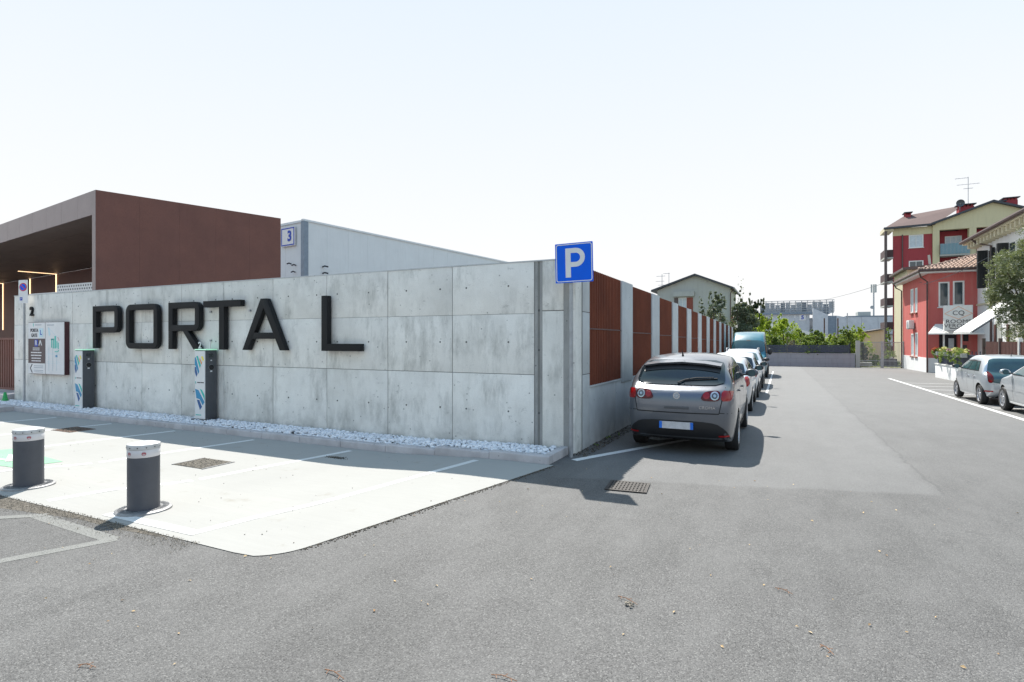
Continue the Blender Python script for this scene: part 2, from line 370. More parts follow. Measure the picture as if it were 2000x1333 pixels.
# ------------------------------------------------------------------ mesh helpers
class MB:
    def __init__(s): s.v = []; s.f = []
    def add(s, vs, fs):
        o = len(s.v); s.v += [tuple(p) for p in vs]; s.f += [tuple(i + o for i in f) for f in fs]; return s
    def box(s, x0, x1, y0, y1, z0, z1, mtx=None):
        vs = [(x, y, z) for z in (z0, z1) for y in (y0, y1) for x in (x0, x1)]
        if mtx is not None: vs = [mtx @ Vector(p) for p in vs]
        return s.add(vs, [(0, 2, 3, 1), (4, 5, 7, 6), (0, 1, 5, 4), (2, 6, 7, 3), (0, 4, 6, 2), (1, 3, 7, 5)])
    def cyl(s, c, r, z0, z1, n=16, r2=None, axis='z'):
        r2 = r if r2 is None else r2; vs = []
        for z, rr in ((z0, r), (z1, r2)):
            for i in range(n):
                a = 2 * math.pi * i / n; p, q = math.cos(a) * rr, math.sin(a) * rr
                vs.append({'z': (c[0] + p, c[1] + q, z), 'y': (c[0] + p, z, c[1] + q), 'x': (z, c[0] + p, c[1] + q)}[axis])
        fs = [(i, (i + 1) % n, n + (i + 1) % n, n + i) for i in range(n)] + [tuple(range(n))[::-1], tuple(range(n, 2 * n))]
        if axis == 'y': fs = [f[::-1] for f in fs]
        return s.add(vs, fs)
    def tube(s, pts, r, n=6, r2=None):
        pts = [Vector(p) for p in pts]; vs = []; L = len(pts)
        for k, p in enumerate(pts):
            d = (pts[min(k + 1, L - 1)] - pts[max(k - 1, 0)]).normalized()
            a = d.orthogonal().normalized(); b = d.cross(a)
            if k: 
                a = (pa - d * pa.dot(d)).normalized(); b = d.cross(a)
            pa = a; rr = r if r2 is None else r + (r2 - r) * k / (L - 1)
            for i in range(n):
                t = 2 * math.pi * i / n; vs.append(p + a * math.cos(t) * rr + b * math.sin(t) * rr)
        fs = [(k * n + i, k * n + (i + 1) % n, (k + 1) * n + (i + 1) % n, (k + 1) * n + i) for k in range(L - 1) for i in range(n)]
        fs += [tuple(range(n))[::-1], tuple(range((L - 1) * n, L * n))]
        return s.add(vs, fs)
    def prism(s, poly, a0, a1, plane='xz', holes=None):
        """poly in plane coords extruded along the missing axis from a0 to a1"""
        n = len(poly)
        def P(p, a): return {'xz': (p[0], a, p[1]), 'yz': (a, p[0], p[1]), 'xy': (p[0], p[1], a)}[plane]
        vs = [P(p, a0) for p in poly] + [P(p, a1) for p in poly]
        fs = [(i, (i + 1) % n, n + (i + 1) % n, n + i) for i in range(n)]
        tri = geometry.tessellate_polygon([[Vector((p[0], p[1], 0)) for p in poly]])
        fs += [t[::-1] for t in tri] + [tuple(i + n for i in t) for t in tri]
        return s.add(vs, fs)
    def lathe(s, prof, c=(0, 0), n=32, axis='z'):
        """prof list of (r, h)"""
        vs = []
        for r, h in prof:
            for i in range(n):
                a = 2 * math.pi * i / n; p, q = r * math.cos(a), r * math.sin(a)
                vs.append((c[0] + p, c[1] + q, h) if axis == 'z' else (c[0] + p, h, c[1] + q))
        m = len(prof)
        fs = [(k * n + i, k * n + (i + 1) % n, (k + 1) * n + (i + 1) % n, (k + 1) * n + i) for k in range(m - 1) for i in range(n)]
        if axis == 'y': fs = [f[::-1] for f in fs]
        return s.add(vs, fs)
    def mesh(s, name, mat, smooth=False, fix=True):
        me = bpy.data.meshes.new(name); me.from_pydata(s.v, [], s.f)
        if fix and len(s.f) < 20000:
            bm = bmesh.new(); bm.from_mesh(me); bmesh.ops.recalc_face_normals(bm, faces=bm.faces); bm.to_mesh(me); bm.free()
        if mat: me.materials.append(M[mat] if isinstance(mat, str) else mat)
        if smooth: 
            me.shade_smooth()
            try: me.set_sharp_from_angle(angle=R(40))
            except Exception: pass
        me.update(); return me
    def build(s, name, mat, parent=None, smooth=False, bevel=0, fix=True, **k):
        me = s.mesh(name, mat, smooth, fix)
        if bevel:
            bm = bmesh.new(); bm.from_mesh(me)
            ed = [e for e in bm.edges if e.is_manifold and e.calc_face_angle(0) > R(30)]
            bmesh.ops.bevel(bm, geom=ed, offset=bevel, segments=2, profile=.6, affect='EDGES', clamp_overlap=True)
            bm.to_mesh(me); bm.free()
            me.shade_smooth(); me.set_sharp_from_angle(angle=R(40))
        return link(name, me, parent, **k)
def link(name, me, parent=None, loc=(0, 0, 0), rot=(0, 0, 0), **k):
    o = bpy.data.objects.new(name, me); col.objects.link(o); o.parent = parent
    o.location = loc; o.rotation_euler = rot
    for a, b in k.items(): o[a] = b
    return o
def thing(name, label, cat, loc=(0, 0, 0), rz=0, group=None):
    o = bpy.data.objects.new(name, None); col.objects.link(o); o.location = loc; o.rotation_euler = (0, 0, rz)
    o.empty_display_size = .2; o['label'] = label; o['category'] = cat
    if group: o['group'] = group
    return o
def structure(name, loc=(0, 0, 0)):
    o = bpy.data.objects.new(name, None); col.objects.link(o); o.location = loc; o['kind'] = 'structure'; return o
def copy_tree(o, parent=None):
    c = o.copy(); col.objects.link(c); c.parent = parent
    for ch in list(o.children): copy_tree(ch, c)
    return c
def rrect(x0, x1, z0, z1, r, n=4):
    p = []
    for cx, cz, a in ((x1 - r, z1 - r, 0), (x0 + r, z1 - r, 90), (x0 + r, z0 + r, 180), (x1 - r, z0 + r, 270)):
        for i in range(n + 1):
            t = R(a + 90 * i / n); p.append((cx + r * math.cos(t), cz + r * math.sin(t)))
    return p
def text(name, s, size, mat, parent, loc, rot=(R(90), 0, 0), ext=.002, bold=0, sx=1, align='CENTER', **k):
    cu = bpy.data.curves.new(name, 'FONT'); cu.body = s; cu.size = size; cu.extrude = ext; cu.offset = bold
    cu.align_x = align; cu.align_y = 'CENTER'; cu.resolution_u = 3
    t = bpy.data.objects.new('t', cu); col.objects.link(t); bpy.context.view_layer.update()
    me = bpy.data.meshes.new_from_object(t.evaluated_get(bpy.context.evaluated_depsgraph_get()))
    bpy.data.objects.remove(t); 
    me.materials.clear(); me.materials.append(M[mat])
    if sx != 1: me.transform(Matrix.Diagonal((sx, 1, 1, 1)))
    return link(name, me, parent, loc, rot, **k)
def wallmesh(mb, a0, a1, z0, z1, d0, d1, holes, axis='x'):
    """wall spanning a (x or y) and z, between depths d0 (outer face) and d1, with rectangular openings"""
    A = sorted({a0, a1, *[h[0] for h in holes], *[h[1] for h in holes]}); Z = sorted({z0, z1, *[h[2] for h in holes], *[h[3] for h in holes]})
    def P(a, d, z): return (a, d, z) if axis == 'x' else (d, a, z)
    def q(*p): mb.add(p, [(0, 1, 2, 3)])
    solid = {}
    for i in range(len(A) - 1):
        for j in range(len(Z) - 1):
            ca, cz = (A[i] + A[i + 1]) / 2, (Z[j] + Z[j + 1]) / 2
            solid[i, j] = not any(h[0] < ca < h[1] and h[2] < cz < h[3] for h in holes)
    for (i, j), s in solid.items():
        if not s: continue
        p, r, t, w = A[i], A[i + 1], Z[j], Z[j + 1]
        q(P(p, d0, t), P(r, d0, t), P(r, d0, w), P(p, d0, w)); q(P(p, d1, t), P(p, d1, w), P(r, d1, w), P(r, d1, t))
        if not solid.get((i - 1, j), False): q(P(p, d0, t), P(p, d0, w), P(p, d1, w), P(p, d1, t))
        if not solid.get((i + 1, j), False): q(P(r, d0, t), P(r, d1, t), P(r, d1, w), P(r, d0, w))
        if not solid.get((i, j - 1), False): q(P(p, d0, t), P(p, d1, t), P(r, d1, t), P(r, d0, t))
        if not solid.get((i, j + 1), False): q(P(p, d0, w), P(r, d0, w), P(r, d1, w), P(p, d1, w))
    return mb
def sheet(name, poly, mat, dz, kind='structure', step=.5, parent=None, zf=gz):
    """flat polygon laid on the ground, subdivided so it follows it"""
    xs = [p[0] for p in poly]; ys = [p[1] for p in poly]
    bd = []
    for i in range(len(poly)):
        a, b = Vector(poly[i]), Vector(poly[(i + 1) % len(poly)]); n = max(1, int((b - a).length / step))
        bd += [a + (b - a) * k / n for k in range(n)]
    pts = list(bd)
    x = min(xs) + step * .53
    while x < max(xs):
        y = min(ys) + step * .51
        while y < max(ys): pts.append(Vector((x, y))); y += step
        x += step
    r = geometry.delaunay_2d_cdt(pts, [], [list(range(len(bd)))], 1, 1e-5)
    me = bpy.data.meshes.new(name); me.from_pydata([(p.x, p.y, zf(p.x, p.y) + dz) for p in r[0]], [], r[2])
    me.materials.append(M[mat]); 
    bm = bmesh.new(); bm.from_mesh(me); bmesh.ops.recalc_face_normals(bm, faces=bm.faces)
    if bm.faces and sum(f.normal.z for f in bm.faces) < 0: bmesh.ops.reverse_faces(bm, faces=bm.faces)
    bm.to_mesh(me); bm.free()
    return link(name, me, parent, **({'kind': kind} if kind and parent is None else {}))
def scatter(mb_v, mb_f, centers, scales, kind='rock', jitter=.25):
    """many small pieces appended to lists, numpy based"""
    if kind == 'rock':
        t = (1 + 5 ** .5) / 2
        bv = np.array([(-1, t, 0), (1, t, 0), (-1, -t, 0), (1, -t, 0), (0, -1, t), (0, 1, t), (0, -1, -t), (0, 1, -t), (t, 0, -1), (t, 0, 1), (-t, 0, -1), (-t, 0, 1)]) / 1.9
        bf = np.array([(0, 11, 5), (0, 5, 1), (0, 1, 7), (0, 7, 10), (0, 10, 11), (1, 5, 9), (5, 11, 4), (11, 10, 2), (10, 7, 6), (7, 1, 8), (3, 9, 4), (3, 4, 2), (3, 2, 6), (3, 6, 8), (3, 8, 9), (4, 9, 5), (2, 4, 11), (6, 2, 10), (8, 6, 7), (9, 8, 1)])
    n = len(centers)
    ang = rng.uniform(0, 6.28, n); ca, sa = np.cos(ang), np.sin(ang)
    V = np.repeat(bv[None], n, 0) * (1 + rng.uniform(-jitter, jitter, (n, len(bv), 1)))
    V = V * (np.array(scales)[:, None, None] * rng.uniform(.65, 1.3, (n, 1, 3)) * np.array([1.15, 1, .75]))
    x = V[..., 0] * ca[:, None] - V[..., 1] * sa[:, None]; y = V[..., 0] * sa[:, None] + V[..., 1] * ca[:, None]
    V = np.stack([x, y, V[..., 2]], -1) + np.array(centers)[:, None, :]
    F = bf[None] + (np.arange(n) * len(bv))[:, None, None]
    return V.reshape(-1, 3), F.reshape(-1, 3)
def npmesh(name, V, F, mat, parent=None, smooth=False, **k):
    me = bpy.data.meshes.new(name); me.from_pydata(V.tolist(), [], F.tolist()); me.materials.append(M[mat])
    if smooth: me.shade_smooth()
    return link(name, me, parent, **k)
def leaves(name, blobs, mat, parent, size, asp=.45, local=None, droop=0., **k):
    """blobs: (cx,cy,cz, rx,ry,rz, n) ; leaf quads in clumps through the volume"""
    VV = []; 
    for cx, cy, cz, rx, ry, rz, n in blobs:
        ncl = max(3, n // 22)
        d = rng.normal(size=(ncl, 3)); d /= np.linalg.norm(d, axis=1)[:, None]
        rad = rng.uniform(.35, 1, (ncl, 1)) ** .5
        cc = d * rad * rng.uniform(.82, 1.1, (ncl, 1))
        idx = rng.integers(0, ncl, n)
        p = cc[idx] + rng.normal(size=(n, 3)) * .13
        p = p * np.array([rx, ry, rz]) + np.array([cx, cy, cz])
        VV.append(p)
    P = np.concatenate(VV); n = len(P)
    a = rng.normal(size=(n, 3)); a[:, 2] = a[:, 2] * .6 + droop; a /= np.linalg.norm(a, axis=1)[:, None]
    b = rng.normal(size=(n, 3)); b -= (b * a).sum(1)[:, None] * a; b /= np.linalg.norm(b, axis=1)[:, None]
    s = size * rng.uniform(.6, 1.3, (n, 1)); w = s * asp
    c = np.cross(a, b) * s * .12
    V = np.stack([P - a * s * .5, P + b * w * .5 + c, P + a * s * .5, P - b * w * .5 + c], 1).reshape(-1, 3)
    F = np.arange(n * 4).reshape(n, 4)
    return npmesh(name, V, F, mat, parent, **k)
def inside_poly(pts, poly):
    x, y = pts[:, 0], pts[:, 1]; r = np.zeros(len(x), bool); j = len(poly) - 1
    for i in range(len(poly)):
        xi, yi = poly[i]; xj, yj = poly[j]
        c = ((yi > y) != (yj > y)) & (x < (xj - xi) * (y - yi) / (yj - yi + 1e-12) + xi); r ^= c; j = i
    return r

# ================================================================== GROUND
def road_z(x, y):
    z = gz(x, y)
    if -60 < x < -1.4 and -4.8 < y < 1: z -= .06
    return z
def gridsheet(name, X, Y, mat, zf, dz=0):
    V = [(x, y, zf(x, y) + dz) for y in Y for x in X]; n = len(X)
    F = [(j * n + i, j * n + i + 1, (j + 1) * n + i + 1, (j + 1) * n + i) for j in range(len(Y) - 1) for i in range(n - 1)]
    me = bpy.data.meshes.new(name); me.from_pydata(V, [], F); me.materials.append(M[mat]); return link(name, me, kind='structure')
X = [-900, -300, -120, -61] + list(np.arange(-30, 3, .4)) + [3.5, 6, 12, 25, 60, 150, 400, 900]
Y = [-300, -80, -20] + list(np.arange(-8, 1.4, .3)) + [2, 4, 8, 16, 30, 46, 60, 90, 200, 500, 1200]
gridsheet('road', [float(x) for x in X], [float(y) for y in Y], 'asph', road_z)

def lot_right(y):  # slanted right edge of the pale slab, rounded near corner
    x = .02 + (y + .87) * .205
    if y < -4.62: x -= .15 * ((-4.62 - y) / .43) ** 3.5
    return x
ys = [-.86 - i * .2 for i in range(19)] + [-4.62, -4.7, -4.78, -4.85, -4.91, -4.96, -5.0, -5.03, -5.055, -5.075]
poly = [(lot_right(y), y) for y in ys] + [(-1.25, -5.095), (-3.0, -5.09), (-22., -5.2), (-22., -.86)]
sheet('parking_slab', poly, 'slab', .006, step=.35)

# bay lines
def strip(name, p, q, w, mat, dz, n=None, parent=None, zf=gz):
    p, q = Vector(p), Vector(q); d = (q - p); L = d.length; d.normalize(); s = Vector((-d.y, d.x)) * w / 2
    n = n or max(2, int(L / .3)); V = []; F = []
    for i in range(n + 1):
        c = p + d * L * i / n
        for e in (c - s, c + s): V.append((e.x, e.y, zf(e.x, e.y) + dz))
    F = [(2 * i, 2 * i + 2, 2 * i + 3, 2 * i + 1) for i in range(n)]
    me = bpy.data.meshes.new(name); me.from_pydata(V, [], F); me.materials.append(M[mat])
    bm = bmesh.new(); bm.from_mesh(me); bmesh.ops.recalc_face_normals(bm, faces=bm.faces)
    if sum(f.normal.z for f in bm.faces) < 0: bmesh.ops.reverse_faces(bm, faces=bm.faces)
    bm.to_mesh(me); bm.free()
    return link(name, me, parent, **({} if parent else {'kind': 'structure'}))
for x in (-1.17, -3.63, -6.0, -8.35, -10.6, -12.9):
    strip('bay_line', (x, -1.02), (x - .84, -4.98), .11, 'white_paint', .008)
strip('bay_line', (-1.95, -4.93), (-3.35, -4.95), .12, 'white_paint', .0095)
sheet('green_marking', [(-7.01, -3.64), (-6.9, -4.3), (-9.0, -4.5), (-9.0, -3.4)], 'green_paint', .010)
mk = MB()
for (a, b) in (((-7.45, -3.95), (-7.75, -4.15)), ((-7.75, -4.15), (-7.45, -4.2)), ((-7.55, -4.0), (-8.6, -3.8)), ((-8.2, -3.7), (-8.2, -4.2))):
    pass
strip('marking_symbol', (-7.35, -3.95), (-8.4, -4.22), .09, 'white_paint', .014)
strip('marking_symbol', (-7.5, -4.12), (-8.3, -3.75), .07, 'white_paint', .018)
# road lines
strip('parking_line', (.17, -.40), (1.95, 3.35), .13, 'white_paint', .003)
sheet('parking_line', [(.66, 2.1), (1.05, 2.55), (1.2, 2.2), (.95, 1.95)], 'white_paint', .002)
strip('parking_line', (2.55, 14), (2.62, 34), .08, 'white_paint', .003)
strip('edge_line', (8.2, 5.0), (8.42, 28.0), .14, 'white_paint', .003)
for y in (6.4, 11.9, 17.0, 19.3, 21.6, 23.9): strip('bay_line', (8.45, y), (10.9, y + .25), .10, 'white_paint', .002)
# trench repair outline at left
def loopstrip(pts, w):
    for a, b in zip(pts, pts[1:]): strip('trench_patch', a, b, w, 'trench', .004)
strip('trench_patch', (-3.95, -5.30), (-2.52, -5.36), .13, 'trench', .0015)
strip('trench_patch', (-2.50, -5.33), (-2.85, -6.12), .12, 'trench', .0021)
strip('trench_patch', (-2.79, -6.08), (-5.2, -6.55), .13, 'trench', .0027)
strip('trench_patch', (-3.9, -5.25), (-5.4, -6.4), .11, 'trench', .0033)
# dirt swept against the slab edge
dp = [(-7.5, -5.16), (-5.4, -5.12), (-4.8, -5.09), (-3.5, -5.08), (-3.1, -5.075), (-2.0, -5.07), (-2.3, -5.14), (-2.9, -5.18), (-3.5, -5.17), (-4.0, -5.25), (-4.6, -5.33), (-5.4, -5.5), (-7.5, -5.55)]
sheet('dirt_strip', dp, 'dirt', .0012, step=.25)
n = 5200; q = np.column_stack([-rng.uniform(1.7, 7.5, n), -5.12 + rng.normal(0, .10, n)]); q[:, 1] -= np.clip((-q[:, 0] - 3.6) * .07, 0, .2)
q = q[(q[:, 1] < -5.07)]; V, F = scatter(None, None, np.column_stack([q, np.full(len(q), .009)]), rng.uniform(.0015, .005, len(q)))
npmesh('grit', V, F, 'grit', kind='stuff')
n = 1500; q = np.column_stack([rng.uniform(.03, .33, n) ** 1.2, rng.uniform(-.1, 6, n)])
V, F = scatter(None, None, np.column_stack([q, np.array([gz(*p) + .008 for p in q])]), rng.uniform(.003, .012, n)); npmesh('gutter_grit', V, F, 'darkgrit', kind='stuff')
n = 420; q = np.column_stack([rng.uniform(-.25, 1.3, n), rng.uniform(-.75, -.35, n)])
q = q[(q[:, 0] * .6 - q[:, 1] < .75)]
# edge crumbs along the slab
n = 900; t = rng.uniform(0, 1, n); yy = -.9 - t * 3.9; q = np.column_stack([[lot_right(y) for y in yy] + np.abs(rng.normal(0, .035, n)), yy])
V, F = scatter(None, None, np.column_stack([q, np.array([gz(*p) + .004 for p in q])]), rng.uniform(.002, .009, n)); npmesh('edge_crumbs', V, F, 'darkgrit', kind='stuff')
n = 120; q = np.column_stack([rng.uniform(-9, -.5, n), rng.uniform(-4.8, -1, n)]); q = q[[p[0] < lot_right(p[1]) - .05 for p in q]]
V, F = scatter(None, None, np.column_stack([q, np.array([gz(*p) + .011 for p in q])]), rng.uniform(.002, .006, len(q))); npmesh('slab_crumbs', V, F, 'darkgrit', kind='stuff')
# leaf litter over the near road
n = 190; q = np.column_stack([rng.uniform(-4, 7, n), rng.uniform(-7.2, -.5, n)]); V = []; F = []
for x, y in q:
    if x < lot_right(max(y, -5.05)) + .1 and y > -5.1: continue
    a = random.uniform(0, 6.28); s = random.uniform(.006, .018); o = len(V)
    for k, (r_, h_) in enumerate(((1, .004), (.45, .010), (1, .003), (.5, .012))):
        t = a + k * math.pi / 2; V.append((x + math.cos(t) * s * r_, y + math.sin(t) * s * r_, gz(x, y) + .006 + h_ * random.random()))
    F.append((o, o + 1, o + 2, o + 3))
npmesh('leaf_litter', np.array(V), np.array(F), 'leaflitter', kind='stuff')
def twig(x, y, L, a, lab):
    mb = MB(); p = [(-L / 2, 0, .006), (-L * .1, .008, .012), (L / 2, -.006, .007)]
    mb.tube(p, .0032, 5, .0018)
    for k in range(3):
        b = -L / 3 + k * L / 3.5; mb.tube([(b, .002, .009), (b + L * .12, (.03 if k % 2 else -.03), .012)], .0018, 4)
    t = thing('twig', lab, 'twig', (x, y, .004), a, 'dry twigs lying on the asphalt'); mb.build('stem', 'twig', t)
    return t
t = twig(2.0, -4.5, .17, -.4, 'dry twig with a cluster of small pods on the asphalt below the parking sign')
mb = MB()
for k in range(7):
    V, F = scatter(None, None, [(.05 + random.uniform(-.03, .04), -.03 + random.uniform(-.04, .03), .012)], [.011]); mb.add(V.tolist(), F.tolist())
mb.build('pod', 'grit', t, kind='stuff')
twig(2.98, -3.87, .13, -.45, 'dry reddish twig lying alone right of the pod cluster')
twig(-.51, -6.57, .12, .3, 'dry yellow twig at the lower left of the asphalt')
twig(.78, -6.03, .16, -.1, 'red brown twig at the bottom edge left of centre')
twig(1.62, -5.66, .15, .1, 'dry twig at the bottom edge just left of centre frame')
twig(3.2, -4.6, .11, -.9, 'thin pale twig on the asphalt at the lower right')

# ---------------- kerb of separate stones, gravel bed
ks = structure('kerb')
xk = -.06
me_k = None
while xk > -15.3:
    L = .99
    mb = MB(); mb.prism([(-.86, gz(xk - .5, -.9) - .03), (-.845, gz(xk - .5, -.9) + .105), (-.83, gz(xk - .5, -.9) + .12), (-.71, gz(xk - .5, -.9) + .12), (-.71, -.1)], xk - L + .008, xk, 'yz')
    mb.build('kerb_stone', 'kerb', ks, bevel=.004); xk -= L
mb = MB(); mb.box(-.18, -.06, -.70, -.02, -.05, .125); mb.build('kerb_stone', 'kerb', ks, bevel=.008)
mb = MB(); mb.box(-17.4, -.19, -.71, -.002, -.2, .0); mb.build('gravel_base', 'darkgrit', None, kind='structure')
n = 9500; q = np.column_stack([-rng.uniform(.2, 17.3, n) , rng.uniform(-.70, -.03, n)])
zb = np.array([.03 - .055 * sm(-1, -3, x) for x in q[:, 0]])
z = zb + rng.uniform(.0, .045, n) + .02 * (np.abs(q[:, 1] + .35) < .25)
sizes = rng.uniform(.018, .036, n)
V, F = scatter(None, None, np.column_stack([q, z + .02]), sizes, jitter=.18); npmesh('white_pebbles', V, F, 'pebble', kind='stuff')

# pavement by the gate
pv = structure('pavement')
mb = MB(); mb.box(-40, -15.35, -3.2, .6, -.3, .045); mb.build('paving', 'kerb', pv)
mb = MB(); mb.box(-40, -17.5, -.2, 3, .05, .20); mb.build('step', 'kerb', pv, bevel=.01)

# ================================================================== CONCRETE WALL
WT = 3.10
cw = thing('concrete_wall', 'long board-marked grey concrete wall carrying the big dark letters', 'wall')
mb = MB(); mb.box(-17.38, -.06, .0125, .28, -.1, WT - .01); mb.build('core', 'joint', cw)
xs = [-17.40, -15.85, -14.30, -12.74, -11.21, -9.68, -8.21, -6.67, -5.16, -3.65, -2.23, -.66]
zs = [-.12, 1.245, 2.25, WT]
for i in range(len(xs) - 1):
    for j in range(3):
        g = .006; gx = .004 if (i % 2 == 0) else .007
        mb = MB(); mb.box(xs[i] + gx, xs[i + 1] - gx, random.uniform(-.002, .002), .011, zs[j] + (.005 if j == 1 else .0025), zs[j + 1] - (.005 if j == 0 else .0025 if j == 1 else 0))
        mb.build('panel', 'wall', cw, bevel=.003)
# corner strips
for a, b, y in ((-.655, -.60, .008), (-.595, -.565, .022), (-.56, -.52, .009)):
    mb = MB(); mb.box(a, b, y, .05, -.1, WT); mb.build('corner_strip', 'stripdark', cw)
for z0, z1 in ((-.1, 2.283), (2.297, WT)):
    mb = MB(); mb.box(-.515, -.15, 0, .05, z0, z1); mb.build('panel', 'wall', cw, bevel=.003)
mb = MB(); mb.box(-.1485, -.052, .007, .05, -.1, WT - .001); mb.build('corner_strip', 'stripdark', cw)
mb = MB(); mb.prism([(-.05, 0), (-.005, .0), (.03, .035), (.03, .36), (-.05, .36)], -.1, WT, 'xy'); mb.build('corner_column', 'wall', cw)
mb = MB(); mb.box(.0, .018, .362, .43, -.1, WT); mb.build('corner_strip', 'joint', cw)
for z0, z1 in ((-.1, 1.235), (1.245, 2.28), (2.29, WT)):
    mb = MB(); mb.box(-.24, .028, .432, .80, z0, z1); mb.build('panel', 'wall2', cw, bevel=.003)
mb = MB(); mb.box(-17.42, -.0, -.006, .29, WT + .001, WT + .022); mb.build('coping', 'wall2', cw)
mb = MB()
for i in range(len(xs) - 1):
    for z in (.62, 1.78, 2.72):
        for fx in (.3, .82) if i % 2 else (.18, .7):
            x = xs[i] + (xs[i + 1] - xs[i]) * fx; mb.cyl((x, z), .016, -.0035, .004, 10, axis='y')
for z in (.62, 1.65, 2.3): mb.cyl((-.58, z), .02, .012, .03, 10, axis='y')
mb.build('tie_hole', 'hole', cw, kind='stuff')

# ================================================================== FENCE ALONG THE ROAD
fn = thing('boundary_fence', 'rusted steel slat fence with concrete posts along the parked cars', 'fence')
post = [(2.93, 3.85), (5.95, 6.91), (8.98, 10.0), (12.0, 13.0), (15.0, 16.05), (18.0, 19.05), (20.95, 22.0), (23.9, 24.95), (26.9, 27.9), (29.8, 30.85), (32.8, 33.85)]
y0 = .80
mb = MB()
for k in range(20):
    a, b = .805 + k * 1.72, .805 + (k + 1) * 1.72 - .012
    if b > 34: break
    z = gz(0, a)
    mb = MB(); mb.box(-.16, .02, a, b, z - .3, 1.0 + z * .5); mb.build('base_panel', 'wall2', fn, bevel=.003)
mb = MB(); mb.prism([(.8, 1.001), (34, .8), (34, .825), (.8, 1.03)], -.17, .035, 'yz'); mb.build('base_coping', 'wall2', fn)
def slat_panel(a, b, z0, z1):
    mb = MB(); n = int((b - a) / .105)
    for k in range(n):
        y = a + (b - a) * (k + .5) / n; w = (b - a) / n
        mb.prism([(-.02, y - w * .33), (.022, y - w * .16), (.022, y + w * .16), (-.02, y + w * .33)], z0 + .01, z1, 'xy')
    mb.box(-.05, -.025, a, b, z0, z1 - .012)
    return mb
for a, b in post:
    z = gz(0, a); 
    mb = MB(); mb.box(-.16, .045, a, b, .96 + z * .5, 3.07 + z); mb.build('post', 'wall2', fn, bevel=.006)
    slat_panel(y0 + .004, a - .004, 1.03 + z * .45, 3.06 + gz(0, (y0 + a) / 2)).build('slat_panel', 'corten_fence', fn)
    mb = MB(); mb.box(.0225, .026, y0 + .006, a - .006, 2.03 + z, 2.055 + z); mb.build('rail', 'boardside', fn)  # thin dark strip: shading of the mid-height band put in as colour
    y0 = b

# ================================================================== LETTERS
LZ0, LZ1, LY0, LY1 = 1.60, 2.685, -.150, -.04
def letter(ch, lab, polys, x):
    t = thing('letter', lab, 'letter', (x, 0, LZ0), group='letters spelling PORTA L on the wall')
    mb = MB()
    for p in polys: mb.add(*p)
    return t, mb
def frame_ring(outer, inner, y0, y1):
    """prism between two outlines with the same number of points"""
    n = len(outer); V = [(p[0], y, p[1]) for y in (y0, y1) for ring in (outer, inner) for p in ring]
    F = []
    for i in range(n):
        j = (i + 1) % n; o0, o1, i0, i1 = i, j, n + i, n + j; k = 2 * n
        F += [(o0, o1, i1, i0), (k + o0, k + i0, k + i1, k + o1), (o0, k + o0, k + o1, o1), (i0, i1, k + i1, k + i0)]
    return V, F
H = LZ1 - LZ0; tW = .150; th = .15
def cp(poly):
    mb = MB(); mb.prism(poly, LY0, LY1, 'xz'); return mb
def mkletter(label, x, builder):
    t = thing('letter', label, 'letter', (x, 0, LZ0), group='letters spelling PORTA L on the wall')
    mb = MB(); builder(mb)
    mb.build('letter_body', 'letter', t, bevel=.003)
    for dx, dz in ((.08, .2), (.08, .85)): MB().box(dx - .02, dx + .02, LY1 + .001, -.004, dz - .02, dz + .02).build('spacer', 'steel', t)
def bP(mb, R_=False):
    w = 1.10; zb = .40 if not R_ else .42
    o = rrect(0, w, zb, H, .17, 5); i = rrect(tW, w - tW, zb + .14, H - .14, .03, 5)
    # square off left corners
    o = [(0 if p[0] < .3 else p[0], (H if p[1] > H - .2 else zb if p[1] < zb + .2 else p[1]) if p[0] < .3 else p[1]) for p in o]
    mb.add(*frame_ring(o, i, LY0, LY1))
    mb.prism([(0, 0), (tW, 0), (tW, zb + .001), (0, zb + .001)], LY0, LY1 - .001, 'xz')
    if R_: mb.prism([(w * .46, zb + .02), (w * .62, zb + .02), (w + .03, 0), (w - .20, 0)], LY0 + .0005, LY1 - .0015, 'xz')
def bO(mb): mb.add(*frame_ring(rrect(0, 1.26, 0, H, .19, 5), rrect(tW, 1.26 - tW, .14, H - .14, .03, 5), LY0, LY1))
def bT(mb):
    mb.prism([(0, H), (0, H - .14), (.53, H - .14), (.53, 0), (.69, 0), (.69, H - .14), (1.22, H - .14), (1.22, H)], LY0, LY1, 'xz')
def bA(mb):
    w = 1.28
    mb.prism([(0, 0), (.19, 0), (.34, .27), (.94, .27), (w - .19, 0), (w, 0), (.73, H), (.55, H)], LY0, LY1, 'xz')
    return mb
def bA2(mb):
    w = 1.28; a = [(0, 0), (.165, 0), (.64, H - .20), (w - .165, 0), (w, 0), (.725, H), (.555, H)]
    mb.prism(a, LY0, LY1, 'xz')
    mb.prism([(.26, .24), (1.02, .24), (.96, .37), (.32, .37)], LY0 + .001, LY1 - .001, 'xz')
def bL(mb): mb.prism([(0, 0), (.98, 0), (.98, .142), (tW, .142), (tW, H), (0, H)], LY0, LY1, 'xz')
mkletter('dark grey metal letter P, first of the big wall letters', -13.05, lambda m: bP(m))
mkletter('dark grey metal letter O, rounded rectangle between P and R', -11.62, bO)
mkletter('dark grey metal letter R with a slanted leg on the concrete wall', -9.94, lambda m: bP(m, True))
mkletter('dark grey metal letter T between R and A on the concrete wall', -8.70, bT)
mkletter('dark grey metal letter A, last letter of the word PORTA', -7.42, bA2)
mkletter('dark grey metal letter L standing apart at the right of the word', -5.16, bL)
t = thing('house_number', 'small black digit 2 fixed near the left end of the concrete wall', 'house number', (-16.35, 0, 2.62))
text('digit', '2', .36, 'letter', t, (0, -.03, 0), ext=.02, bold=.008)

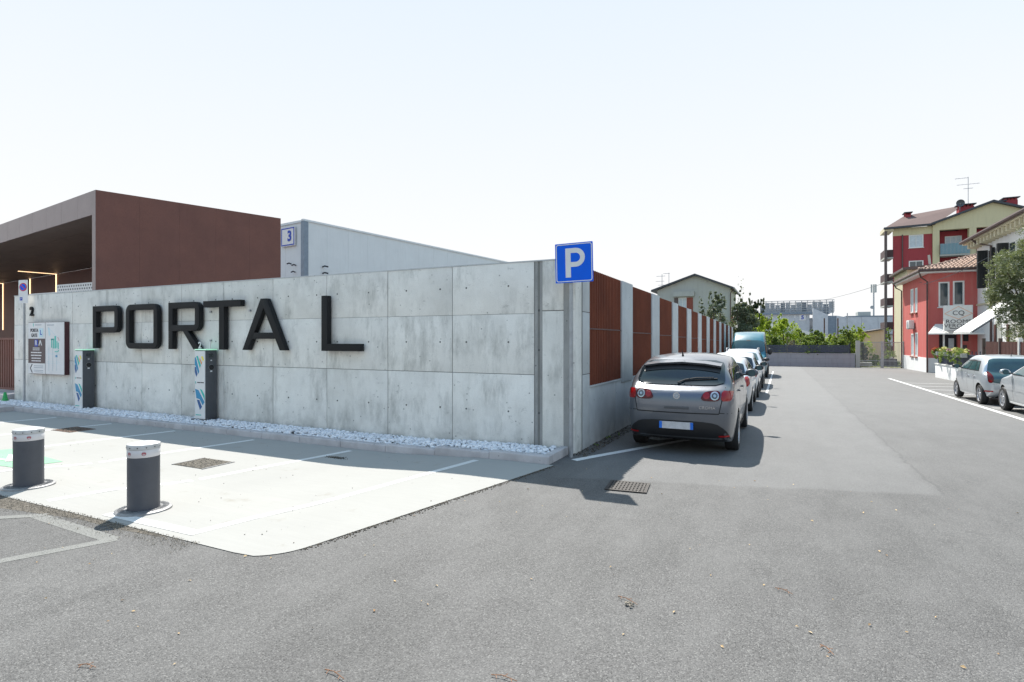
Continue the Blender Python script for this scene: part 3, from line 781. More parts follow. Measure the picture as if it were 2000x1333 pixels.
def print_row(par, mat, xc, z, width, h, y, words=4):
    mb = MB(); x = xc - width / 2; r_ = random.Random(int(xc * 1000 + z * 777))
    ws = [r_.uniform(.6, 1.4) for _ in range(words)]; k_ = (width - .012 * (words - 1)) / sum(ws)
    for w_ in ws: mb.box(x, x + w_ * k_, y - .002, y, z - h / 2, z + h / 2); x += w_ * k_ + .012
    return mb.build('small_print', mat, par, kind='stuff')

# ================================================================== INFORMATION BOARD
bx0, bx1, bz0, bz1, by = -16.32, -14.44, .86, 2.31, -.12
ib = thing('information_board', 'wall-mounted board with white and brown gate panel beside a site map', 'board', (bx0, 0, bz0))
bw, bh = bx1 - bx0, bz1 - bz0
mb = MB(); mb.box(0, bw, by + .004, -.003, 0, bh); mb.build('case', 'boardside', ib)
def pl(name, mat, pts, y, par, k=.003):
    mb = MB(); mb.prism(pts, y - k, y, 'xz'); return mb.build(name, mat, par)
def rc(x0, x1, z0, z1): return [(x0, z0), (x1, z0), (x1, z1), (x0, z1)]
lp = pl('gate_panel', 'signwhite', rc(.01, .90, .01, bh - .01), by, ib)
rp = pl('map_panel', 'signwhite', rc(.92, bw - .01, .01, bh - .01), by, ib)
pl('brown_field', 'boardbrown', rc(.012, .898, .30, .99), by - .0035, lp)
text('lettering', 'PORTA', .135, 'ink', lp, (.33, by - .006, 1.22), bold=.003, sx=.95); text('lettering', 'GATE', .135, 'ink', lp, (.33, by - .006, 1.08), bold=.003, sx=.95)
pl('letter_box', 'palemint', rc(.58, .80, 1.03, 1.28), by - .0035, lp); text('lettering', 'L', .19, 'inkblue', lp, (.69, by - .008, 1.155), bold=.004)
pl('emblem', 'mint', [(.26, 1.42), (.29, 1.33), (.31, 1.34), (.29, 1.42)], by - .0035, lp); print_row(lp, 'inkgrey', .54, 1.375, .34, .022, by - .0035, 2)
pl('parking_mark', 'inkblue', rc(.36, .53, .77, .96), by - .0072, lp); text('lettering', 'R', .19, 'signwhite', lp, (.445, by - .0125, .865), bold=.004)
mb = MB(); mb.prism([(.57, .80), (.61, .80), (.66, .90), (.71, .80), (.75, .80), (.68, .95), (.64, .95)], by - .011, by - .0072, 'xz'); mb.build('arrow', 'signwhite', lp)
for s_, z_, sz in ((0, .725, .04), (0, .675, .04), (0, .60, .062), (0, .52, .062), (0, .44, .055), (0, .365, .055)):
    print_row(lp, 'signwhite', .44, z_, sz * 9, sz * .5, by - .0072, 3)
mb = MB(); mb.prism([(.24, .27), (.20, .27), (.10, .155), (.20, .03), (.24, .03), (.14, .155)], by - .0075, by - .0032, 'xz'); mb.build('arrow', 'ink', lp)
for z_ in (.225, .175, .10, .055): print_row(lp, 'inkgrey', .56, z_, .48, .018, by - .0035, 5)
print_row(rp, 'inkgrey', 1.18, 1.365, .36, .024, by - .0035, 2)
for a, b, z0, z1 in ((1.22, 1.27, .74, .98), (1.22, 1.36, .95, .99), (1.31, 1.36, .72, .97), (1.39, 1.46, .72, 1.06), (1.49, 1.53, .73, .92), (1.56, 1.60, .70, .88), (1.56, 1.60, .64, .68), (1.40, 1.56, .62, .645)):
    pl('map_block', 'mint', rc(a, b, z0, z1), by - .0035, rp)
pl('map_block', 'cblue', rc(1.44, 1.53, .48, .54), by - .0035, rp)
pl('map_block', 'palemint', [(1.05, 1.30), (1.10, 1.06), (1.18, 1.10), (1.12, 1.28)], by - .0035, rp)
pl('map_road', 'signred', [(1.55, 1.02), (1.62, .93), (1.63, .935), (1.555, 1.035)], by - .0035, rp)
pl('map_road', 'palemint', [(1.08, 1.29), (1.60, .97), (1.60, .975), (1.08, 1.30)], by - .0036, rp)
for z_ in (.57, .56, .35, .30): pl('map_road', 'palemint', rc(1.0, 1.66, z_, z_ + .004), by - .0035, rp)
for x_ in (1.1, 1.3, 1.5): pl('map_road', 'palemint', rc(x_, x_ + .004, .1, .75), by - .0062, rp)

# ================================================================== CHARGING POSTS
cs = thing('charging_post', 'white and grey vehicle charging post marked 2 and 1 below the letter T', 'charging post', (-8.71, -.34, .06), group='vehicle charging posts')
CW, CD, CHH = .35, .28, 1.53
mb = MB(); mb.box(-.06, CW + .05, -.05, CD + .02, -.08, .012); mb.build('base_plate', 'anthracite', cs, bevel=.005)
mb = MB(); mb.box(0, CW, .012, CD, .012, CHH); mb.build('body', 'anthracite', cs, bevel=.008)
fp = MB().box(.008, CW - .008, -.002, .011, .02, CHH - .02).build('front_panel', 'signwhite', cs)
fz = lambda q: CHH - .02 - q * (CHH - .04)
def fpl(mat, pts): pl('stripe', mat, [(.008 + a * (CW - .016), fz(b)) for a, b in pts], -.0025, fp, .002)
fpl('cblue', [(0, .10), (.10, .09), (.45, .30), (.36, .34), (.08, .22), (0, .21)])
fpl('cnavy', [(0, .235), (.10, .235), (.28, .34), (.15, .385), (0, .31)])
fpl('cteal', [(.14, .075), (.30, .07), (.62, .21), (.50, .25)])
fpl('corange', [(.44, .11), (.52, .11), (.73, .17), (.66, .20)])
fpl('cyellow', [(.62, .08), (.80, .075), (.92, .13), (.80, .15)])
fpl('cblue', [(.03, .56), (.38, .58), (.97, .75), (.80, .80), (.48, .71), (.16, .70)])
fpl('cteal', [(.50, .56), (.72, .57), (.99, .65), (.99, .72)])
fpl('cnavy', [(.20, .72), (.46, .725), (.72, .82), (.52, .87)])
print_row(fp, 'ink', .20, fz(.465), .22, .02, -.0025, 2); pl('emblem', 'cteal', [(.02, fz(.45)), (.04, fz(.45)), (.05, fz(.48)), (.035, fz(.485))], -.0025, fp)
print_row(fp, 'cteal', .13, fz(.945), .18, .02, -.0025, 2)
sd = MB(); sd.cyl((CD * .52, 1.15), .058, CW + .001, CW + .012, 20, axis='x'); sk = sd.build('socket', 'rubber', cs)
MB().cyl((CD * .52, 1.15), .066, CW + .0005, CW + .006, 20, axis='x').build('socket_ring', 'castring', sk)
MB().box(CW + .0005, CW + .006, .09, .19, 1.37, 1.45).build('display', 'glass', cs)
MB().box(CW + .0005, CW + .005, .125, .16, 1.29, 1.315).build('label_plate', 'signwhite', cs)
MB().box(CW + .0005, CW + .005, .12, .165, 1.05, 1.08).build('label_plate', 'signwhite', cs)
MB().box(-.005, CW + .005, 0, CD + .005, CHH + .001, CHH + .022).build('glow_band', 'glowgreen', cs)
n2 = text('digit', '2', .21, 'signwhite', cs, (.115, .04, CHH + .10), ext=.006, bold=.003)
n1 = text('digit', '1', .21, 'signwhite', cs, (.34, .12, CHH + .10), ext=.006, bold=.003)
cs2 = copy_tree(cs); cs2.location = (-13.45, -.36, .02); cs2['label'] = 'white and grey vehicle charging post nearer the information board, marked 4 and 3'
for ch in list(cs2.children):
    if ch.name.startswith('digit'): bpy.data.objects.remove(ch)
text('digit', '4', .21, 'signwhite', cs2, (.115, .04, CHH + .10), ext=.006, bold=.003)
text('digit', '3', .21, 'signwhite', cs2, (.34, .12, CHH + .10), ext=.006, bold=.003)

# ================================================================== SIGN POSTS
ps = thing('parking_sign', 'blue square sign with white P on a steel pole at the wall corner', 'sign', (.05, -.2, 0))
MB().cyl((0, 0), .031, -.05, 3.05, 16).build('pole', 'steel', ps, smooth=True)
sx0 = onY(1085, 0, -.26)[0] - .05; sx1 = onY(1157.5, 0, -.26)[0] - .05; sz1 = onY(1120, 474.5, -.26)[1]; sz0 = onY(1120, 552, -.26)[1]
pw = (sx1 - sx0) / 2; pc = (sx0 + sx1) / 2; pz = (sz0 + sz1) / 2; ph = (sz1 - sz0) / 2
pp = MB().prism(rrect(-pw, pw, -ph, ph, .012, 3), -.004, 0, 'xz').build('sign_plate', 'signblue', ps, loc=(pc, -.05, pz), rot=(0, R(-1.2), R(3)))
o_ = rrect(-pw + .014, pw - .014, -ph + .014, ph - .014, .035, 5); i_ = rrect(-pw + .027, pw - .027, -ph + .027, ph - .027, .025, 5)
m_ = MB(); m_.add(*frame_ring(o_, i_, -.0062, -.0042)); m_.build('border', 'signwhite', pp)
pg = MB(); 
ang = [R(90 - 180 * i / 12) for i in range(13)]
hx, hz = .03, .10
out = [(-.135, .225), (hx, .225)] + [(hx + .155 * math.cos(a), .07 + .155 * math.sin(a)) for a in ang[1:-1]] + [(hx, -.085), (-.045, -.085), (-.045, -.225), (-.135, -.225)]
# P glyph: outer outline and bowl hole via two prisms
pg.prism([(-.135, -.225), (-.05, -.225), (-.05, .225), (-.135, .225)], -.0065, -.0042, 'xz')
oo = [(-.051, .225), (.03, .225)] + [(.03 + .145 * math.cos(a), .08 + .145 * math.sin(a)) for a in ang[1:-1]] + [(.03, -.065), (-.051, -.065)]
ii = [(-.051, .15), (.03, .15)] + [(.03 + .07 * math.cos(a), .08 + .07 * math.sin(a)) for a in ang[1:-1]] + [(.03, .01), (-.051, .01)]
V = [(p[0], y, p[1]) for y in (-.0065, -.0042) for r_ in (oo, ii) for p in r_]; nn = len(oo)
F = []
for i in range(nn - 1): F += [(i, i + 1, nn + i + 1, nn + i)]
pg.add(V, F)
pg.build('letter_mark', 'signwhite', pp)
for z_ in (pz - .2, pz + .2): MB().box(pc - .2, pc + .2, -.028, -.014, z_ - .015, z_ + .015).build('bracket', 'steel', ps)
MB().prism(rrect(-pw + .003, pw - .003, -ph + .003, ph - .003, .012, 3), .001, .004, 'xz').build('back_plate', 'signback', pp)

ns = thing('no_parking_sign', 'white sign with round no-parking mark on a thin pole by the board', 'sign', (-16.45, -.16, .02))
MB().cyl((0, 0), .027, -.05, 3.45, 12).build('pole', 'steel', ns, smooth=True)
fr = MB().prism(rrect(-.145, .145, 2.84, 3.50, .025), -.035, -.031, 'xz').build('sign_plate', 'signwhite', ns, rot=(0, 0, R(20)))
def disc(mb, c, r, y0, y1, n=28): mb.cyl(c, r, y0, y1, n, axis='y'); return mb
disc(MB(), (0, 3.30), .118, -.038, -.0352).build('red_ring', 'signred', fr)
disc(MB(), (0, 3.30), .090, -.041, -.0382).build('blue_disc', 'signblue', fr)
MB().prism([(-.072, 3.357), (-.057, 3.372), (.072, 3.243), (.057, 3.228)], -.044, -.0412, 'xz').build('slash', 'signred', fr)
MB().prism(rc(-.10, -.02, 2.92, 3.01), -.038, -.0352, 'xz').build('small_mark', 'inkblue', fr)
text('lettering', 'P', .075, 'signwhite', fr, (-.06, -.04, 2.965))

# ================================================================== BOLLARDS
bo = thing('bollard', 'grey cylindrical retractable bollard right of the pair, at the slab edge', 'bollard', (-3.17, -4.70, .006), group='retractable bollards')
MB().lathe([(.149, .0), (.149, .575)], n=48).build('shaft', 'bollard', bo, smooth=True)
MB().lathe([(.1495, .5755), (.1515, .578), (.1515, .652), (.1495, .655)], n=48).build('reflective_band', 'band', bo, smooth=True)
MB().lathe([(.150, .6555), (.1545, .660), (.1555, .698), (.152, .708), (.10, .722), (0.0001, .726)], n=48).build('cap', 'captop', bo, smooth=True)
mb = MB()
for k in range(12): a = k * math.pi / 6 + .2; mb.cyl((0, 0), .007, 0, .004, 8)
mb = MB()
for k in range(12):
    a = k * math.pi / 6 + .15; c = Vector((math.cos(a), math.sin(a), 0)); mb.tube([c * .152 + Vector((0, 0, .68)), c * .158 + Vector((0, 0, .68))], .006, 8)
mb.build('cap_bolt', 'ink', bo, kind='stuff')
rg = MB().lathe([(.151, .001), (.151, .018), (.165, .024), (.245, .022), (.262, .014), (.265, .0)], n=56).build('base_ring', 'castring', bo, smooth=True)
mb = MB()
for k in range(40):
    a = k * math.pi / 20; c = Vector((math.cos(a), math.sin(a), 0)); mb.tube([c * .175 + Vector((0, 0, .026)), c * .235 + Vector((0, 0, .0245))], .004, 4)
mb.build('tread_rib', 'castring', rg, kind='stuff')
for a in (R(-86), R(-30), R(150)):
    bm_ = MB()
    V = []; ring = 18
    for r0 in (.021, .016):
        for i in range(ring):
            t_ = 2 * math.pi * i / ring; aa = a + math.cos(t_) * r0 / .159; V.append((math.cos(aa) * .1530, math.sin(aa) * .1530, .617 + math.sin(t_) * r0 * .95))
    bm_.add(V, [(i, (i + 1) % ring, ring + (i + 1) % ring, ring + i) for i in range(ring)])
    bar = []
    for s_ in (-1, 1):
        pass
    for i in range(7):
        for z_ in (.614, .627):
            aa = a + (-.02 + .04 * i / 6) / .159; bar.append((math.cos(aa) * .1534, math.sin(aa) * .1534, z_))
    bm_.add(bar, [(2 * i, 2 * i + 2, 2 * i + 3, 2 * i + 1) for i in range(6)])
    bm_.build('badge', 'badge_red', bo)
b2 = copy_tree(bo); b2.location = (-5.44, -4.74, .006); b2.rotation_euler.z = R(8); b2['label'] = 'grey cylindrical retractable bollard at the far left, near the green marking'

# ================================================================== DRAINS
def grate(name, label, cx, cy, w, d, rz, nx, ny, mat, zz, frame='castiron'):
    t = thing(name, label, 'drain', (cx, cy, gz(cx, cy) + zz), rz)
    MB().box(-w / 2, w / 2, -d / 2, d / 2, .0, .004).build('pit', 'pit', t)
    mb = MB()
    for s_ in (-1, 1): mb.box(s_ * w / 2 - .018, s_ * w / 2 + .018, -d / 2 - .018, d / 2 + .018, 0, .0105)
    for s_ in (-1, 1): mb.box(-w / 2 + .0185, w / 2 - .0185, s_ * d / 2 - .018, s_ * d / 2 + .018, 0, .010)
    mb.build('frame', frame, t)
    for k in range(1, nx): x = -w / 2 + w * k / nx; MB().box(x - .012, x + .012, -d / 2 + .02, d / 2 - .02, .0045, .0095).build('bar', mat, t)
    mb = MB()
    for k in range(1, ny): y = -d / 2 + d * k / ny; mb.box(-w / 2 + .02, w / 2 - .02, y - .014, y + .014, .0045, .0088)
    mb.build('cross_bar', mat, t)
    return t
grate('storm_drain', 'cast iron storm drain grate in the asphalt below the parking sign', 1.27, -1.55, .46, .42, R(6), 11, 5, 'castiron', .006)
t = thing('manhole_cover', 'square cast cover with worn gravelly face in the pale parking slab', 'manhole cover', (-4.98, -2.75, gz(-4.98, -2.75) + .008))
MB().box(-.33, .33, -.25, .25, 0, .006).build('cover', 'dirt', t)
for x_, y_ in ((-.345, 0), (.345, 0)): MB().box(x_ - .012, x_ + .012, -.265, .265, 0, .0085).build('frame', 'castring', t)
q = np.column_stack([rng.uniform(-.32, .32, 700), rng.uniform(-.24, .24, 700), np.full(700, .006)]); V, F = scatter(None, None, q, rng.uniform(.004, .011, 700)); npmesh('gravel_face', V, F, 'grit', t, kind='stuff')
t = thing('channel_grate', 'rusty mesh grate in the shaded part of the pale slab', 'drain', (-10.42, -1.85, gz(-10.42, -1.85) + .008), R(0))
MB().box(-.36, .36, -.24, .24, 0, .006).build('cover', 'brownmesh', t)
q = np.column_stack([rng.uniform(-.34, .34, 500), rng.uniform(-.22, .22, 500), np.full(500, .006)]); V, F = scatter(None, None, q, rng.uniform(.004, .012, 500)); npmesh('rust_crumbs', V, F, 'darkgrit', t, kind='stuff')
q = np.column_stack([-3.45 + rng.normal(0, .09, 260), -1.56 + rng.normal(0, .025, 260)]); V, F = scatter(None, None, np.column_stack([q, np.array([gz(*p) + .012 for p in q])]), rng.uniform(.003, .009, 260)); npmesh('dirt_clump', V, F, 'darkgrit', kind='stuff')

# ================================================================== GATE AT THE LEFT
gt = thing('entrance_gate', 'rusted steel bar gate at the left end of the concrete wall', 'gate', (-17.55, .35, .1))
gt_top = 1.78
MB().box(-.02, .10, -.07, .07, 0, 1.98).build('gate_post', 'corten', gt)
for z0, z1 in ((gt_top - .06, gt_top), (.17, .24)): MB().box(-3.6, -.05, -.03, .03, z0, z1).build('rail', 'corten', gt)
MB().box(-.34, -.05, -.028, .028, .2401, gt_top - .061).build('end_stile', 'corten', gt)
for k in range(22):
    x = -.46 - k * .14; MB().box(x - .03, x + .03, -.026, .026, .241, gt_top - .0605).build('bar', 'corten', gt)
t = thing('plastic_marker', 'small bright green plastic cone at the foot of the wall end', 'cone', (-17.12, -.33, .07))
MB().lathe([(.10, 0), (.09, .012), (.07, .016), (.03, .23), (.02, .24), (.0001, .241)], n=20).build('shell', 'greenplastic', t, smooth=True)
t = thing('concrete_block', 'pale grey concrete block behind the gate at the left edge', 'block', (-18.6, .95, .2)); MB().box(-.5, .5, -.2, .2, 0, .42).build('block_body', 'cardboard', t, bevel=.02)

# ================================================================== CORTEN BUILDING
D0 = 21.4
def cwp(X, D): return Vector((CX + X * CYW - D * SY, CY + X * SY + D * CYW))
K0 = cwp(-.7542 * D0, D0)
dR = (Vector((CYW, SY)) * .707 + Vector((-SY, CYW)) * .707).normalized()
dL = (Vector((CYW, SY)) * -.832 + Vector((-SY, CYW)) * .555).normalized()
CT = CH + 293 / FPX * D0
pb = thing('entrance_building', 'rusted steel clad pavilion with deep lit canopy behind the wall', 'building', (K0.x, K0.y, 0))
def obox(mb, o, d, a0, a1, n, b0, b1, z0, z1):
    """box along direction d from a0..a1, along n from b0..b1"""
    P = [(o + d * a + n * b) for b in (b0, b1) for a in (a0, a1)]
    vs = [(p.x, p.y, z) for z in (z0, z1) for p in P]
    return mb.add(vs, [(0, 2, 3, 1), (4, 5, 7, 6), (0, 1, 5, 4), (2, 6, 7, 3), (0, 4, 6, 2), (1, 3, 7, 5)])
Z2 = Vector((0, 0))
nR = Vector((-dR.y, dR.x));
if nR.dot(dL) < 0: nR = -nR       # into the building from the right face
nL = Vector((-dL.y, dL.x))
if nL.dot(dR) < 0: nL = -nL
LR = 7.15
for k in range(5):
    mb = MB(); obox(mb, Z2, dR, k * LR / 5 + (.0015 if k else .0), (k + 1) * LR / 5 - .0015, nR, 0, .04, 0, 1.9 + 1.5); mb.build('cladding_panel', 'corten', pb)
    mb = MB(); obox(mb, Z2, dR, k * LR / 5 + (.0015 if k else .0), (k + 1) * LR / 5 - .0015, nR, -.002, .04, 3.402, CT); mb.build('cladding_panel', 'corten', pb)
mb = MB(); obox(mb, Z2, dR, .02, LR - .02, nR, .045, .24, 0, CT - .02); mb.build('side_wall', 'soffit', pb)
FH = .93
for k in range(30):
    mb = MB(); obox(mb, Z2, dL, k * 1.75 + .006, (k + 1) * 1.75 - .004, nL, -.006, .05, CT - FH, CT); mb.build('fascia_panel', 'fascia', pb)
mb = MB(); obox(mb, Z2, dL, .006, .33, nL, -.006, .3, 0, CT - FH - .003); mb.build('pillar', 'fascia', pb)
for k in range(5):
    mb = MB(); obox(mb, Z2, dL, .3 - (k * .2), 60, nL, .06 + k * 1.308, .06 + (k + 1) * 1.308 - .012, CT - FH + .03, CT - .05); mb.build('soffit_panel', 'soffit', pb)
BD = 6.6
mb = MB(); obox(mb, Z2, dL, -1.2, 60, nL, BD, BD + .2, 0, CT - FH + .03); mb.build('back_wall', 'corten', pb)
mb = MB(); obox(mb, Z2, dR, LR - .2, LR - .01, nR, .3, 60, CT - FH + .031, CT - .06); mb.build('roof_edge', 'corten', pb)
# LED strips: vertical on the back wall + short return on the soffit
def back_at(u):
    k = (u - 1000) / FPX; dcam = Vector((CYW * k - SY, SY * k + CYW)); o = Vector((CX, CY)) - K0
    # o + dcam*D . nL = BD
    return (BD - .02 - o.dot(nL)) / dcam.dot(nL), o, dcam
for u, vt, vb, hor in ((6, 500, 645, 1), (59, 529, 600, 0), (110, 513, 600, 1), (-60, 488, 640, 1)):
    Dd, o, dc = back_at(u); p = o + dc * Dd; zt = CH + (664 - vt) / FPX * Dd; zb_ = CH + (664 - vb) / FPX * Dd
    zt = min(zt, CT - FH + .02)
    mb = MB(); obox(mb, p, dL, -.06, .06, nL, -.03, 0, zb_, zt); mb.build('light_strip', 'led', pb)
    if hor: mb = MB(); obox(mb, p, dL, -.055, .055, nL, -2.2, -.031, CT - FH, CT - FH + .025); mb.build('light_strip', 'led', pb)
# perforated white box standing under the canopy
PY = 6.4
t = thing('perforated_screen', 'white perforated metal box showing above the wall under the canopy', 'screen', (onY(111, 0, PY)[0], PY, 0))
pw_ = onY(186, 0, PY)[0] - onY(111, 0, PY)[0]; pzt = onY(111, 557, PY)[1]
MB().box(0, pw_, 0, .04, 0, pzt).build('front_sheet', 'signwhite', t)
MB().box(-.04, -.001, 0, 7, 0, pzt).build('side_sheet', 'signwhite', t)
MB().box(-4, -.041, .6, .64, 0, pzt - .25).build('rear_sheet', 'signwhite', t)
for i in range(int(pw_ / .2)):
    for j in range(4): MB().cyl((.12 + i * .2 + (.1 if j % 2 else 0), pzt - .11 - j * .15), .042, -.006, -.001, 8, axis='y').build('perforation', 'ink', t)
mb = MB()
for i in range(20):
    for j in range(2): mb.box(-3.9 + i * .19, -3.8 + i * .19, .592, .599, pzt - .42 - j * .16, pzt - .38 - j * .16)
mb.build('slot', 'ink', t, kind='stuff')

# ================================================================== WAREHOUSE
D1 = 48.
WK = cwp((594 - 1000) / FPX * D1, D1); a_ = R(33.5)
wR = (Vector((CYW, SY)) * math.sin(a_) + Vector((-SY, CYW)) * math.cos(a_)); wL = (Vector((CYW, SY)) * -math.cos(a_) + Vector((-SY, CYW)) * math.sin(a_))
WH = CH + 232 / FPX * D1
wh = thing('warehouse', 'pale grey panel-clad warehouse rising behind the concrete wall', 'building', (WK.x, WK.y, 0))
nr = wL; nl = wR
k = 0; s_ = 0.0
while s_ < 42:
    mb = MB(); obox(mb, Z2, wR, s_ + .35 if s_ == 0 else s_, s_ + 2.39, nr, 0, .12, 0, WH); o = mb.build('cladding_panel', 'cladding', wh); s_ += 2.4
s_ = .3
while s_ < 12: mb = MB(); obox(mb, Z2, wL, s_, s_ + 2.37, nl, 0, .12, 0, WH - .1); mb.build('cladding_panel', 'cladding', wh); s_ += 2.4
mb = MB(); obox(mb, Z2, wR, -.12, .34, wL, -.12, .30, 0, WH - .02); mb.build('corner_column', 'ductblue', wh)
mb = MB(); obox(mb, Z2, wR, -.15, 42, nr, -.1, .2, WH + .001, WH + .16); mb.build('parapet', 'cladding', wh)
mb = MB(); obox(mb, Z2, wL, .21, 12, nl, -.1, .2, WH - .09, WH + .10); mb.build('parapet', 'cladding', wh)
for s0, vz in ((1.9, 520), (1.9, 533), (10.2, 529)):
    z = CH + (664 - vz) / FPX * 49; mb = MB(); p = Vector((wR * s0)) - nr * .05
    mb.tube([(p.x, p.y, z), (p.x - nr.x * .25, p.y - nr.y * .25, z + .06), (p.x - nr.x * .5 + wR.x * .2, p.y - nr.y * .5 + wR.y * .2, z - .02)], .07, 8); mb.build('wall_light', 'ink', wh)
for s0, vz in ((.8, 520), (.9, 533), (1.5, 516)):
    z = CH + (664 - vz) / FPX * 49; mb = MB(); p = Vector((wL * (s0 + .3))) - nl * .05
    mb.tube([(p.x, p.y, z), (p.x - nl.x * .2, p.y - nl.y * .2, z + .05), (p.x - nl.x * .4, p.y - nl.y * .4, z - .05)], .06, 8); mb.build('wall_light', 'ink', wh)
# sign 3 on the end wall
sA = thing('hall_sign', 'white hall sign with blue 3 and blue border on the warehouse end', 'sign', (WK.x, WK.y, 0), math.atan2(-wL.y, -wL.x))
# local x runs along -wL (towards the corner), local -y is outward
z1_ = CH + (664 - 443) / FPX * 48.6; z0_ = CH + (664 - 480) / FPX * 48.6
MB().box(-3.0, -1.05, -.22, -.10, z0_, z1_).build('sign_box', 'signwhite', sA)
o_ = rc(-2.96, -1.09, z0_ + .05, z1_ - .05); i_ = rc(-2.86, -1.19, z0_ + .15, z1_ - .15)
m_ = MB(); m_.add(*frame_ring(o_, i_, -.232, -.222)); m_.build('border', 'inkblue', sA)
text('digit', '3', 1.25, 'inkblue', sA, (-1.75, -.235, (z0_ + z1_) / 2), bold=.05, ext=.006)

# ================================================================== CARS
def patch(bvh, poly, axis, off=.006, step=.09, name='x', mat=None, parent=None, smooth=True):
    """outline in a car plane draped on the body: axis 'x-','x+' poly=(y,z); 'y-','y+' poly=(x,z); 'z' poly=(x,y)"""
    bd = []
    for i in range(len(poly)):
        a, b = Vector(poly[i]), Vector(poly[(i + 1) % len(poly)]); n = max(1, int((b - a).length / step))
        bd += [a + (b - a) * k / n for k in range(n)]
    xs_ = [p.x for p in bd]; ys_ = [p.y for p in bd]; pts = list(bd)
    x = min(xs_) + step * .53
    while x < max(xs_):
        y = min(ys_) + step * .51
        while y < max(ys_): pts.append(Vector((x, y))); y += step
        x += step
    r = geometry.delaunay_2d_cdt(pts, [], [list(range(len(bd)))], 1, 1e-6)
    V = []; sgn = -1 if axis[-1] == '-' else 1
    for p in r[0]:
        if axis[0] == 'x': o, d = Vector((sgn * 9, p.x, p.y)), Vector((-sgn, 0, 0))
        elif axis[0] == 'y': o, d = Vector((p.x, sgn * 9, p.y)), Vector((0, -sgn, 0))
        else: o, d = Vector((p.x, p.y, 9)), Vector((0, 0, -1))
        h = bvh.ray_cast(o, d)
        if h[0] is None: h = bvh.find_nearest(o + d * 8)
        V.append(h[0] + h[1] * off)
    me = bpy.data.meshes.new(name); me.from_pydata(V, [], r[2]); me.materials.append(M[mat])
    bm = bmesh.new(); bm.from_mesh(me); bmesh.ops.recalc_face_normals(bm, faces=bm.faces)
    dv = {'x': Vector((sgn, 0, 0)), 'y': Vector((0, sgn, 0)), 'z': Vector((0, 0, 1))}[axis[0]]
    if sum((f.normal.dot(dv) for f in bm.faces)) < 0: bmesh.ops.reverse_faces(bm, faces=bm.faces)
    bm.to_mesh(me); bm.free()
    if smooth: me.shade_smooth()
    return link(name, me, parent)
def seam(p, q, w=.009):
    p, q = Vector(p), Vector(q); d = (q - p).normalized(); s = Vector((-d.y, d.x)) * w / 2
    return [tuple(p - s), tuple(q - s), tuple(q + s), tuple(p + s)]
def chaikin(poly, it=2, r=.25):
    for _ in range(it):
        o = []
        for i in range(len(poly)):
            a, b = Vector(poly[i]), Vector(poly[(i + 1) % len(poly)]); o += [tuple(a.lerp(b, r)), tuple(a.lerp(b, 1 - r))]
        poly = o
    return poly
_wh = {}
def wheel_meshes(r, w, spokes):
    key = (r, w, spokes)
    if key in _wh: return _wh[key]
    ty = MB().lathe([(r * .66, -w / 2 + .01), (r * .70, -w / 2), (r * .94, -w / 2 + .004), (r, -w / 2 + .03), (r, w / 2 - .03), (r * .94, w / 2 - .004), (r * .70, w / 2), (r * .66, w / 2 - .01)], n=36, axis='y').mesh('tyre', 'rubber', True)
    rm = MB().lathe([(r * .66, -w / 2 + .012), (r * .69, w / 2 - .003), (r * .63, w / 2 - .012), (r * .61, w / 2 - .05), (r * .60, 0)], n=36, axis='y')
    for k in range(spokes):
        a = 2 * math.pi * k / spokes
        for da in (-.09, .09) if spokes < 8 else (0,):
            c, s = math.cos(a + da), math.sin(a + da); t1 = (-s, c)
            V = []
            for rr, hw, y in ((.05 * 1, .035, w / 2 - .03), (r * .62, .022, w / 2 - .018)):
                for e in (-1, 1):
                    for dy in (0, -.02): V.append((c * rr + t1[0] * hw * e, y + dy, s * rr + t1[1] * hw * e))
            rm.add(V, [(0, 1, 3, 2), (4, 6, 7, 5), (0, 2, 6, 4), (1, 5, 7, 3), (0, 4, 5, 1), (2, 3, 7, 6)])
    rm.cyl((0, 0), .065, w / 2 - .045, w / 2 - .018, 16, axis='y')
    rmm = rm.mesh('rim', 'rim', True)
    dk = MB().cyl((0, 0), r * .60, -w / 2 + .03, w / 2 - .09, 24, axis='y').mesh('brake_disc', 'darkgap')
    _wh[key] = (ty, rmm, dk); return _wh[key]

